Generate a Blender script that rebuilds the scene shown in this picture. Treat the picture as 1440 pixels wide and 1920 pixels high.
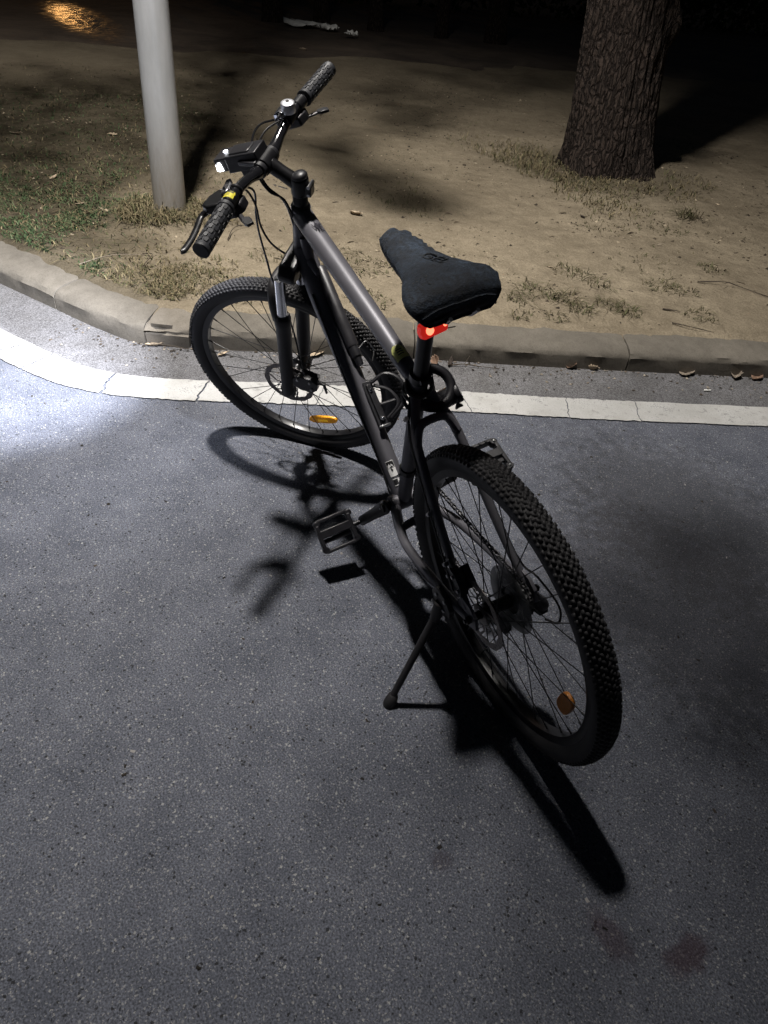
import bpy, math, random
import numpy as np
from mathutils import Matrix, Vector, noise
for o in list(bpy.data.objects): bpy.data.objects.remove(o)
S = bpy.context.scene
COL = S.collection
PI = math.pi
R = math.radians
rng = np.random.default_rng(7)
random.seed(7)

# ------------------------------------------------------------------ camera
cam_d = bpy.data.cameras.new('camera')
cam = bpy.data.objects.new('camera', cam_d); COL.objects.link(cam)
cam_d.sensor_fit = 'VERTICAL'; cam_d.sensor_height = 32.0
cam_d.lens = 1375.85 / 1920 * 32.0
cam_d.clip_start = 0.02; cam_d.clip_end = 400
_r = Vector((-0.44691515, -0.89090984, 0.08091053)); _u = Vector((0.58373479, -0.22189211, 0.78103623)); _f = Vector((0.67787945, -0.39628721, -0.61922201))
M = Matrix.Identity(4)
for i in range(3):
    M[i][0] = _r[i]; M[i][1] = _u[i]; M[i][2] = -_f[i]
M.translation = (-0.79113, 0.82766, 1.38277)
cam.matrix_world = M
S.camera = cam

# ------------------------------------------------------------------ night sky
w = bpy.data.worlds.new('World'); S.world = w; w.use_nodes = True
nt = w.node_tree; nt.nodes.clear()
out = nt.nodes.new('ShaderNodeOutputWorld'); bg = nt.nodes.new('ShaderNodeBackground'); sky = nt.nodes.new('ShaderNodeTexSky')
sky.sky_type = 'NISHITA'; sky.sun_disc = False; sky.sun_elevation = R(32); sky.sun_rotation = R(200)
bg.inputs['Strength'].default_value = 0.0024
nt.links.new(sky.outputs[0], bg.inputs['Color']); nt.links.new(bg.outputs[0], out.inputs['Surface'])

# ------------------------------------------------------------------ exposure
S.view_settings.view_transform = 'Standard'; S.view_settings.look = 'None'
S.view_settings.exposure = 0; S.view_settings.gamma = 1; S.view_settings.use_curve_mapping = False
try:
    S.cycles.use_denoising = True; S.cycles.denoiser = 'OPENIMAGEDENOISE'; S.cycles.denoising_input_passes = 'RGB_ALBEDO_NORMAL'; S.cycles.denoising_prefilter = 'ACCURATE'
    S.cycles.max_bounces = 6; S.cycles.transparent_max_bounces = 8
    S.cycles.sample_clamp_indirect = 3.0
    S.cycles.use_light_tree = True
except Exception: pass

# ------------------------------------------------------------------ lamps (street lamp head, bicycle headlight, far street lamp)
LAMP = Vector((1.6284, 0.6256, 5.885))
LAMP_W, LAMP_AIM, LAMP_CONE, LAMP_COL = 2980.0, Vector((3.85, 0.1, 0.0)), 105, (1, .95, .89)
HEAD_W, FAR_W, HEAD_DROP, HEAD_CONE = 760.0, 420.0, -.27, 60
HEAD_SPILL = 32.0
def spot(name, loc, aim, watts, col, cone, blend, rad):
    d = bpy.data.lights.new(name, 'SPOT'); d.energy = watts; d.color = col
    d.spot_size = R(cone); d.spot_blend = blend; d.shadow_soft_size = rad
    o = bpy.data.objects.new(name, d); COL.objects.link(o)
    o.location = loc; o.rotation_euler = (Vector(aim) - Vector(loc)).to_track_quat('-Z', 'Y').to_euler()
    return o

# ------------------------------------------------------------------ helpers
def N(nt, t, **k):
    n = nt.nodes.new(t)
    for a, b in k.items(): setattr(n, a, b)
    return n
def mat(name, col, rough=.5, metal=0., spec=.5, emis=None, estr=0., alpha=1., trans=0.):
    m = bpy.data.materials.new(name); m.use_nodes = True
    b = m.node_tree.nodes['Principled BSDF']
    b.inputs['Base Color'].default_value = (*col, 1); b.inputs['Roughness'].default_value = rough
    b.inputs['Metallic'].default_value = metal; b.inputs['Specular IOR Level'].default_value = spec
    if emis: b.inputs['Emission Color'].default_value = (*emis, 1); b.inputs['Emission Strength'].default_value = estr
    if alpha < 1: b.inputs['Alpha'].default_value = alpha
    if trans: b.inputs['Transmission Weight'].default_value = trans
    return m
def worn(m, scale=60, amount=.35, bump=.0, rvar=.15, dist=.001):
    """fine grain: noise on colour, roughness and relief of a plain material"""
    nt = m.node_tree; b = nt.nodes['Principled BSDF']; tc = N(nt, 'ShaderNodeTexCoord')
    n = N(nt, 'ShaderNodeTexNoise'); n.inputs['Scale'].default_value = scale; n.inputs['Detail'].default_value = 6
    nt.links.new(tc.outputs['Object'], n.inputs['Vector'])
    base = tuple(b.inputs['Base Color'].default_value)
    cr = N(nt, 'ShaderNodeValToRGB'); e = cr.color_ramp.elements
    e[0].position = .3; e[1].position = .72
    e[0].color = tuple(c * (1 - amount) for c in base[:3]) + (1,); e[1].color = tuple(min(1, c * (1 + amount)) for c in base[:3]) + (1,)
    nt.links.new(n.outputs['Fac'], cr.inputs['Fac']); nt.links.new(cr.outputs['Color'], b.inputs['Base Color'])
    r0 = b.inputs['Roughness'].default_value
    mr = N(nt, 'ShaderNodeMapRange'); mr.inputs['To Min'].default_value = max(.03, r0 - rvar); mr.inputs['To Max'].default_value = min(1, r0 + rvar)
    nt.links.new(n.outputs['Fac'], mr.inputs['Value']); nt.links.new(mr.outputs['Result'], b.inputs['Roughness'])
    if bump:
        n2 = N(nt, 'ShaderNodeTexNoise'); n2.inputs['Scale'].default_value = scale * 6; n2.inputs['Detail'].default_value = 4
        nt.links.new(tc.outputs['Object'], n2.inputs['Vector'])
        bp = N(nt, 'ShaderNodeBump'); bp.inputs['Strength'].default_value = bump; bp.inputs['Distance'].default_value = dist
        nt.links.new(n2.outputs['Fac'], bp.inputs['Height']); nt.links.new(bp.outputs['Normal'], b.inputs['Normal'])
    return m

MT = {}
MT['paint'] = worn(mat('frame_paint', (.112, .110, .126), .44, .22), 18, .10, 0, .05)
MT['black'] = worn(mat('black_metal', (.012, .012, .014), .34, .2), 40, .3, 0, .1)
MT['gloss'] = worn(mat('gloss_black', (.010, .010, .012), .17), 40, .3, 0, .05)
MT['matte'] = worn(mat('matte_black', (.016, .015, .017), .55), 40, .3, .1, .1)
MT['plastic'] = worn(mat('black_plastic', (.013, .013, .016), .42), 50, .3, .05, .1)
MT['rubber'] = worn(mat('tyre_rubber', (.0145, .014, .016), .66), 50, .35, .15, .1)
MT['grip'] = worn(mat('grip_rubber', (.017, .018, .022), .55), 90, .35, .3, .1)
MT['satin'] = worn(mat('satin_chrome', (.75, .76, .80), .42, 1.), 30, .06, 0, .05)
MT['chrome'] = worn(mat('chrome', (.62, .63, .66), .12, 1.), 30, .08, 0, .05)
MT['steel'] = worn(mat('steel', (.33, .33, .34), .32, 1.), 60, .2, 0, .1)
MT['dsteel'] = worn(mat('dark_steel', (.10, .10, .105), .36, .9), 80, .35, 0, .1)
MT['spoke'] = mat('spoke_black', (.012, .012, .013), .4, .5)
MT['cable'] = mat('cable_black', (.009, .009, .010), .22)
MT['yellow'] = worn(mat('yellow_sticker', (.70, .62, .06), .45), 120, .12)
MT['pale_yellow'] = worn(mat('pale_yellow_sticker', (.72, .74, .26), .45), 120, .1)
MT['white_print'] = mat('white_print', (.62, .62, .62), .5)
MT['black_print'] = mat('black_print', (.006, .006, .007), .5)
MT['dark_print'] = mat('dark_print', (.035, .033, .042), .4)
MT['amber'] = worn(mat('amber_reflector', (.75, .33, .015), .25, 0, .6, (.9, .35, .01), .10), 300, .25, .6)
MT['amber_core'] = mat('amber_core', (.95, .62, .03), .2, 0, .6, (1., .55, .02), .22)
MT['amber_dull'] = worn(mat('amber_dull', (.42, .15, .02), .35), 200, .25, .4)
MT['white_led'] = mat('white_led', (.9, .9, .95), .3, emis=(.92, .95, 1), estr=9.)
MT['red_led'] = mat('red_led', (.5, .01, .01), .25, emis=(1, .03, .02), estr=.38)
MT['red_hot'] = mat('red_hot', (.9, .2, .1), .3, emis=(1, .18, .09), estr=2.8)
MT['shield'] = mat('smoked_plastic', (.10, .10, .102), .35, alpha=.6)
MT['gloss_clear'] = worn(mat('clear_window', (.50, .50, .53), .25, .9), 40, .2)
MT['disc'] = worn(mat('disc_steel', (.17, .155, .15), .40, .8), 80, .35, 0, .1)

# saddle cover: dusty stretchy cloth
def cloth():
    m = mat('saddle_cloth', (.012, .016, .026), .82); nt = m.node_tree; b = nt.nodes['Principled BSDF']
    tc = N(nt, 'ShaderNodeTexCoord')
    n = N(nt, 'ShaderNodeTexNoise'); n.inputs['Scale'].default_value = 14; n.inputs['Detail'].default_value = 5; n.inputs['Distortion'].default_value = .6
    nt.links.new(tc.outputs['Object'], n.inputs['Vector'])
    cr = N(nt, 'ShaderNodeValToRGB'); e = cr.color_ramp.elements; e[0].position = .36; e[1].position = .74
    e[0].color = (.0032, .0052, .0100, 1); e[1].color = (.0240, .0380, .0600, 1)
    nt.links.new(n.outputs['Fac'], cr.inputs['Fac'])
    nf = N(nt, 'ShaderNodeTexNoise'); nf.inputs['Scale'].default_value = 150; nf.inputs['Detail'].default_value = 5; nt.links.new(tc.outputs['Object'], nf.inputs['Vector'])
    fr = N(nt, 'ShaderNodeMapRange'); fr.inputs['From Min'].default_value = .35; fr.inputs['From Max'].default_value = .65; fr.inputs['To Min'].default_value = .35; fr.inputs['To Max'].default_value = 1.6; nt.links.new(nf.outputs['Fac'], fr.inputs['Value'])
    mm = N(nt, 'ShaderNodeMix', data_type='RGBA', blend_type='MULTIPLY'); mm.inputs[0].default_value = 1; nt.links.new(cr.outputs['Color'], mm.inputs[6]); nt.links.new(fr.outputs['Result'], mm.inputs[7]); nt.links.new(mm.outputs[2], b.inputs['Base Color'])
    v = N(nt, 'ShaderNodeTexVoronoi'); v.inputs['Scale'].default_value = 320; nt.links.new(tc.outputs['Object'], v.inputs['Vector'])
    n2 = N(nt, 'ShaderNodeTexNoise'); n2.inputs['Scale'].default_value = 60; n2.inputs['Detail'].default_value = 6; nt.links.new(tc.outputs['Object'], n2.inputs['Vector'])
    ad = N(nt, 'ShaderNodeMath', operation='MULTIPLY_ADD'); ad.inputs[1].default_value = .5
    nt.links.new(v.outputs['Distance'], ad.inputs[0]); nt.links.new(n2.outputs['Fac'], ad.inputs[2])
    bp = N(nt, 'ShaderNodeBump'); bp.inputs['Strength'].default_value = .8; bp.inputs['Distance'].default_value = .0022
    nt.links.new(ad.outputs[0], bp.inputs['Height']); nt.links.new(bp.outputs['Normal'], b.inputs['Normal'])
    b.inputs['Sheen Weight'].default_value = .06; b.inputs['Sheen Tint'].default_value = (.5, .65, .9, 1)
    return m
MT['cloth'] = cloth()

def ramp(nt, src, p0, p1, c0, c1):
    cr = N(nt, 'ShaderNodeValToRGB'); e = cr.color_ramp.elements; e[0].position = p0; e[1].position = p1
    e[0].color = (*c0, 1); e[1].color = (*c1, 1); nt.links.new(src, cr.inputs['Fac']); return cr.outputs['Color']
def mixc(nt, fac, a, b, mode='MIX'):
    m = N(nt, 'ShaderNodeMix', data_type='RGBA', blend_type=mode)
    for s, v in ((m.inputs[0], fac), (m.inputs[6], a), (m.inputs[7], b)):
        if isinstance(v, (int, float)): s.default_value = v
        elif isinstance(v, tuple): s.default_value = (*v, 1)
        else: nt.links.new(v, s)
    return m.outputs[2]
def noise_n(nt, vec, scale, detail=5, rough=.55, dist=0):
    n = N(nt, 'ShaderNodeTexNoise'); n.inputs['Scale'].default_value = scale; n.inputs['Detail'].default_value = detail
    n.inputs['Roughness'].default_value = rough; n.inputs['Distortion'].default_value = dist; nt.links.new(vec, n.inputs['Vector']); return n.outputs['Fac']
def math_n(nt, op, a, b=None, c=None):
    m = N(nt, 'ShaderNodeMath', operation=op)
    for i, v in enumerate((a, b, c)):
        if v is None: continue
        if isinstance(v, (int, float)): m.inputs[i].default_value = v
        else: nt.links.new(v, m.inputs[i])
    return m.outputs[0]
def bump_n(nt, b, h, strength, dist):
    bp = N(nt, 'ShaderNodeBump'); bp.inputs['Strength'].default_value = strength; bp.inputs['Distance'].default_value = dist
    nt.links.new(h, bp.inputs['Height']); nt.links.new(bp.outputs['Normal'], b.inputs['Normal'])

def asphalt(name, c0, c1, speck=.5, pits=.5, fine=1.0, stains_shade=True):
    m = mat(name, c0, .85, spec=.35); nt = m.node_tree; b = nt.nodes['Principled BSDF']
    P = N(nt, 'ShaderNodeTexCoord').outputs['Object']
    big = noise_n(nt, P, 1.1, 4, .6, .3)
    mid = noise_n(nt, P, 7, 6, .65)
    fin = noise_n(nt, P, 260 * fine, 3, .6)
    col = ramp(nt, big, .3, .7, c0, c1)
    col = mixc(nt, .45, col, ramp(nt, mid, .3, .72, (.042, .045, .055), (.145, .150, .174)), 'MIX')
    col = mixc(nt, .9, col, ramp(nt, fin, .36, .64, (.42, .42, .42), (1.6, 1.6, 1.6)), 'MULTIPLY')
    def cells(scale, thr, size, seed):
        mp = N(nt, 'ShaderNodeMapping'); mp.inputs['Location'].default_value = (seed, seed * .7, 0); mp.inputs['Rotation'].default_value = (0, 0, seed); nt.links.new(P, mp.inputs['Vector'])
        wob = N(nt, 'ShaderNodeTexNoise'); wob.inputs['Scale'].default_value = scale * 1.6; nt.links.new(mp.outputs[0], wob.inputs['Vector'])
        mx = N(nt, 'ShaderNodeMix', data_type='RGBA', blend_type='LINEAR_LIGHT'); mx.inputs[0].default_value = .55 / scale; nt.links.new(mp.outputs[0], mx.inputs[6]); nt.links.new(wob.outputs['Color'], mx.inputs[7])
        v = N(nt, 'ShaderNodeTexVoronoi'); v.inputs['Scale'].default_value = scale; nt.links.new(mx.outputs[2], v.inputs['Vector'])
        sep = N(nt, 'ShaderNodeSeparateColor'); nt.links.new(v.outputs['Color'], sep.inputs[0])
        on = math_n(nt, 'GREATER_THAN', sep.outputs[0], thr)
        near = math_n(nt, 'LESS_THAN', v.outputs['Distance'], math_n(nt, 'MULTIPLY', sep.outputs[1], size))
        return math_n(nt, 'MULTIPLY', on, near), v.outputs['Distance'], sep.outputs[2]
    s1, d1, q1 = cells(185, 1 - .30 * speck, .55, 1.7)
    s2, d2, q2 = cells(330, 1 - .42 * speck, .60, 4.1)
    dk, d3, q3 = cells(150, 1 - .24 * pits, .50, 7.3)
    dk2, d4, q4 = cells(24, 1 - .035 * pits, .14, 9.3)
    col = mixc(nt, math_n(nt, 'MULTIPLY', s2, .8), col, (.235, .235, .245))
    col = mixc(nt, math_n(nt, 'MULTIPLY', s1, math_n(nt, 'MULTIPLY_ADD', q1, .6, .3)), col, (.31, .31, .305))
    col = mixc(nt, math_n(nt, 'MULTIPLY', dk, .85), col, (.010, .010, .011))
    col = mixc(nt, math_n(nt, 'MULTIPLY', dk2, .85), col, (.008, .008, .008))
    if stains_shade:   # small dried spills; two broad dark patches paint lamp falloff into the road colour
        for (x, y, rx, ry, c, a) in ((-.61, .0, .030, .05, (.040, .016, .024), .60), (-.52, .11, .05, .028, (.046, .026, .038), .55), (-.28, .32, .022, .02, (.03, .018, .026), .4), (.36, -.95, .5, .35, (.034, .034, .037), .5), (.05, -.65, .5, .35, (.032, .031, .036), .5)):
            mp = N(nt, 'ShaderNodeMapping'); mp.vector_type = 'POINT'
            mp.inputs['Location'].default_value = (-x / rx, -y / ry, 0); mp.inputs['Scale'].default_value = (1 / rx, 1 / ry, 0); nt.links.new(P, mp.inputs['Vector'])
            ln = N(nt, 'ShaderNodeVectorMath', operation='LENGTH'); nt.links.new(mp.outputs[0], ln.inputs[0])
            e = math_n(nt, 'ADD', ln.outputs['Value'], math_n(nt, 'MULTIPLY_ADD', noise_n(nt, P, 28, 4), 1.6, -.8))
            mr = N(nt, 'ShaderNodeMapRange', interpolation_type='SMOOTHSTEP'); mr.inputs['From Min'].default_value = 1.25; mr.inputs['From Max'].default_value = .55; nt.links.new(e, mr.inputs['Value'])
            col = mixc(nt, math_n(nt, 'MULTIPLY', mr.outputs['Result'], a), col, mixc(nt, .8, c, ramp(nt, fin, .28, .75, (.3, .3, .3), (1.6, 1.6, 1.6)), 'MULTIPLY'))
    nt.links.new(math_n(nt, 'SUBTRACT', .85, math_n(nt, 'MULTIPLY', math_n(nt, 'ADD', s1, s2), .38)), b.inputs['Roughness'])
    nt.links.new(col, b.inputs['Base Color'])
    h = math_n(nt, 'ADD', math_n(nt, 'MULTIPLY', d1, .7), math_n(nt, 'MULTIPLY', fin, .8))
    h = math_n(nt, 'SUBTRACT', h, math_n(nt, 'MULTIPLY', dk, .7))
    bump_n(nt, b, h, .75 * (.5 + speck), .0026)
    return m
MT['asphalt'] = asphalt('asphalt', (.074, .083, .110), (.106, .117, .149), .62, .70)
MT['gutter'] = asphalt('gutter_dust', (.105, .100, .096), (.138, .131, .122), .05, .30, .8, False)
MT['path'] = asphalt('path_dark', (.034, .030, .028), (.055, .046, .042), .1, .5, .2, False)

def marking():
    m = mat('road_paint', (.50, .50, .49), .65); nt = m.node_tree; b = nt.nodes['Principled BSDF']; P = N(nt, 'ShaderNodeTexCoord').outputs['Object']
    n1 = noise_n(nt, P, 9, 7, .65); n2 = noise_n(nt, P, 160, 4, .6); n3 = noise_n(nt, P, 34, 6, .7, .4)
    col = ramp(nt, n1, .3, .7, (.36, .355, .34), (.50, .50, .49))
    col = mixc(nt, .6, col, ramp(nt, n2, .25, .6, (.70, .70, .70), (1.06, 1.06, 1.06)), 'MULTIPLY')
    col = mixc(nt, math_n(nt, 'MULTIPLY', math_n(nt, 'GREATER_THAN', n3, .60), .55), col, (.20, .195, .19))
    col = mixc(nt, math_n(nt, 'MULTIPLY', math_n(nt, 'GREATER_THAN', math_n(nt, 'ADD', math_n(nt, 'MULTIPLY', n2, .7), math_n(nt, 'MULTIPLY', n1, .5)), .70), .7), col, (.13, .13, .13))
    nt.links.new(col, b.inputs['Base Color']); bump_n(nt, b, math_n(nt, 'ADD', n2, n3), .4, .002); return m
MT['marking'] = marking()
def concrete(name, c0, c1):
    m = mat(name, c0, .9, spec=.25); nt = m.node_tree; b = nt.nodes['Principled BSDF']; P = N(nt, 'ShaderNodeTexCoord').outputs['Object']
    n1 = noise_n(nt, P, 3.2, 7, .65, .5); n2 = noise_n(nt, P, 170, 5, .65); n3 = noise_n(nt, P, 22, 7, .75)
    col = ramp(nt, n1, .3, .7, c0, c1); col = mixc(nt, .7, col, ramp(nt, n3, .3, .72, (.72, .70, .66), (1.12, 1.1, 1.08)), 'MULTIPLY')
    col = mixc(nt, .7, col, ramp(nt, n2, .26, .5, (.55, .54, .52), (1.0, 1.0, 1.0)), 'MULTIPLY')
    nt.links.new(col, b.inputs['Base Color'])
    bump_n(nt, b, math_n(nt, 'ADD', math_n(nt, 'MULTIPLY', n2, .5), n3), .6, .004); return m
MT['kerb'] = concrete('kerb_concrete', (.108, .099, .085), (.170, .156, .134))
MT['mortar'] = concrete('mortar', (.14, .127, .108), (.205, .186, .16))

def dirt():
    m = mat('dirt', (.22, .18, .13), .95, spec=.15); nt = m.node_tree; b = nt.nodes['Principled BSDF']; P = N(nt, 'ShaderNodeTexCoord').outputs['Object']
    n1 = noise_n(nt, P, 1.3, 7, .6, .4); n2 = noise_n(nt, P, 11, 8, .7, .2); n3 = noise_n(nt, P, 120, 5, .7); n4 = noise_n(nt, P, 36, 6, .7)
    col = ramp(nt, n1, .32, .68, (.200, .168, .122), (.300, .256, .188))
    col = mixc(nt, .75, col, ramp(nt, n2, .3, .7, (.60, .58, .55), (1.20, 1.19, 1.17)), 'MULTIPLY')
    col = mixc(nt, .7, col, ramp(nt, n3, .3, .62, (.52, .51, .49), (1.16, 1.16, 1.16)), 'MULTIPLY')
    at = N(nt, 'ShaderNodeAttribute', attribute_name='humus_shade')
    hum_shade = math_n(nt, 'MULTIPLY', at.outputs['Fac'], math_n(nt, 'MULTIPLY_ADD', n2, 1.1, .35))
    col = mixc(nt, hum_shade, col, mixc(nt, n3, (.026, .022, .014), (.062, .051, .032)))
    bits = math_n(nt, 'GREATER_THAN', n4, .685)
    col = mixc(nt, math_n(nt, 'MULTIPLY', bits, .55), col, (.055, .045, .03))
    nt.links.new(col, b.inputs['Base Color'])
    h = math_n(nt, 'ADD', math_n(nt, 'MULTIPLY', n2, 1.6), math_n(nt, 'ADD', math_n(nt, 'MULTIPLY', n3, .35), math_n(nt, 'MULTIPLY', n4, .7)))
    bump_n(nt, b, h, .9, .016); return m
MT['dirt'] = dirt()
def bark():
    m = mat('bark', (.05, .04, .035), .95, spec=.2); nt = m.node_tree; b = nt.nodes['Principled BSDF']; P = N(nt, 'ShaderNodeTexCoord').outputs['Object']
    wob = N(nt, 'ShaderNodeTexNoise'); wob.inputs['Scale'].default_value = 9; wob.inputs['Detail'].default_value = 5; nt.links.new(P, wob.inputs['Vector'])
    mw = N(nt, 'ShaderNodeMix', data_type='RGBA', blend_type='LINEAR_LIGHT'); mw.inputs[0].default_value = .035; nt.links.new(P, mw.inputs[6]); nt.links.new(wob.outputs['Color'], mw.inputs[7])
    mp = N(nt, 'ShaderNodeMapping'); mp.inputs['Scale'].default_value = (1, 1, .30); nt.links.new(mw.outputs[2], mp.inputs['Vector'])
    v = N(nt, 'ShaderNodeTexVoronoi'); v.feature = 'DISTANCE_TO_EDGE'; v.inputs['Scale'].default_value = 36; nt.links.new(mp.outputs[0], v.inputs['Vector'])
    crk = N(nt, 'ShaderNodeMapRange', interpolation_type='SMOOTHSTEP'); crk.inputs['From Max'].default_value = .22; nt.links.new(v.outputs['Distance'], crk.inputs['Value'])
    n1 = noise_n(nt, mp.outputs[0], 80, 8, .72, .6); n2 = noise_n(nt, P, 4, 5, .6); n3 = noise_n(nt, P, 190, 4, .6)
    col = ramp(nt, n1, .34, .68, (.026, .0195, .0165), (.078, .060, .051))
    col = mixc(nt, crk.outputs['Result'], (.015, .011, .0095), col)
    col = mixc(nt, .6, col, ramp(nt, n2, .3, .7, (.55, .52, .50), (1.25, 1.2, 1.15)), 'MULTIPLY')
    col = mixc(nt, math_n(nt, 'MULTIPLY', math_n(nt, 'GREATER_THAN', n3, .64), .35), col, (.20, .18, .165))
    nt.links.new(col, b.inputs['Base Color']); bump_n(nt, b, math_n(nt, 'ADD', math_n(nt, 'MULTIPLY', crk.outputs['Result'], .8), n1), 1., .022); return m
MT['bark'] = bark()
def tinted(name, rough=.8, trans=.0):
    """colour of each blade or leaf comes from its own attribute"""
    m = mat(name, (.1, .1, .1), rough, spec=.2); nt = m.node_tree; b = nt.nodes['Principled BSDF']
    a = N(nt, 'ShaderNodeAttribute', attribute_name='tint'); nt.links.new(a.outputs['Color'], b.inputs['Base Color']); return m
MT['tint'] = tinted('plant_fibre')
def poleswatch():
    m = mat('pole_paint', (.50, .50, .50), .42, .15); nt = m.node_tree; b = nt.nodes['Principled BSDF']; P = N(nt, 'ShaderNodeTexCoord').outputs['Object']
    sx = N(nt, 'ShaderNodeSeparateXYZ'); nt.links.new(P, sx.inputs[0])
    mp = N(nt, 'ShaderNodeMapping'); mp.inputs['Scale'].default_value = (1, 1, .25); nt.links.new(P, mp.inputs['Vector'])
    n1 = noise_n(nt, mp.outputs[0], 14, 7, .65); n2 = noise_n(nt, P, 60, 5, .7); n3 = noise_n(nt, mp.outputs[0], 70, 5, .7)
    col = ramp(nt, n1, .3, .7, (.33, .34, .35), (.43, .44, .455))
    mr = N(nt, 'ShaderNodeMapRange', interpolation_type='SMOOTHSTEP'); mr.inputs['From Min'].default_value = .60; mr.inputs['From Max'].default_value = .02; nt.links.new(sx.outputs[2], mr.inputs['Value'])
    dirtm = math_n(nt, 'MULTIPLY', mr.outputs['Result'], math_n(nt, 'MULTIPLY_ADD', n3, .9, .15))
    col = mixc(nt, dirtm, col, (.19, .155, .110))
    col = mixc(nt, math_n(nt, 'MULTIPLY', math_n(nt, 'GREATER_THAN', n2, .735), .7), col, (.09, .08, .07))
    nt.links.new(col, b.inputs['Base Color']); bump_n(nt, b, n1, .15, .004); return m
MT['pole'] = poleswatch()
MT['leaf_pale'] = worn(mat('leaf_pale', (.34, .27, .19), .8), 40, .3, .3)
MT['leaf_brown'] = worn(mat('leaf_brown', (.17, .105, .070), .8), 40, .35, .3)
MT['leaf_grey'] = worn(mat('leaf_grey', (.20, .165, .13), .85), 40, .3, .3)
MT['leaf_dark'] = worn(mat('leaf_dark', (.035, .026, .02), .85), 40, .3, .3)
MT['twig'] = worn(mat('twig_wood', (.055, .042, .030), .9), 60, .3, .3)
MT['paper'] = worn(mat('white_paper', (.75, .75, .72), .8), 20, .12, .2)
MT['stone'] = worn(mat('pale_stone', (.40, .385, .36), .85), 40, .25, .3)

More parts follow.
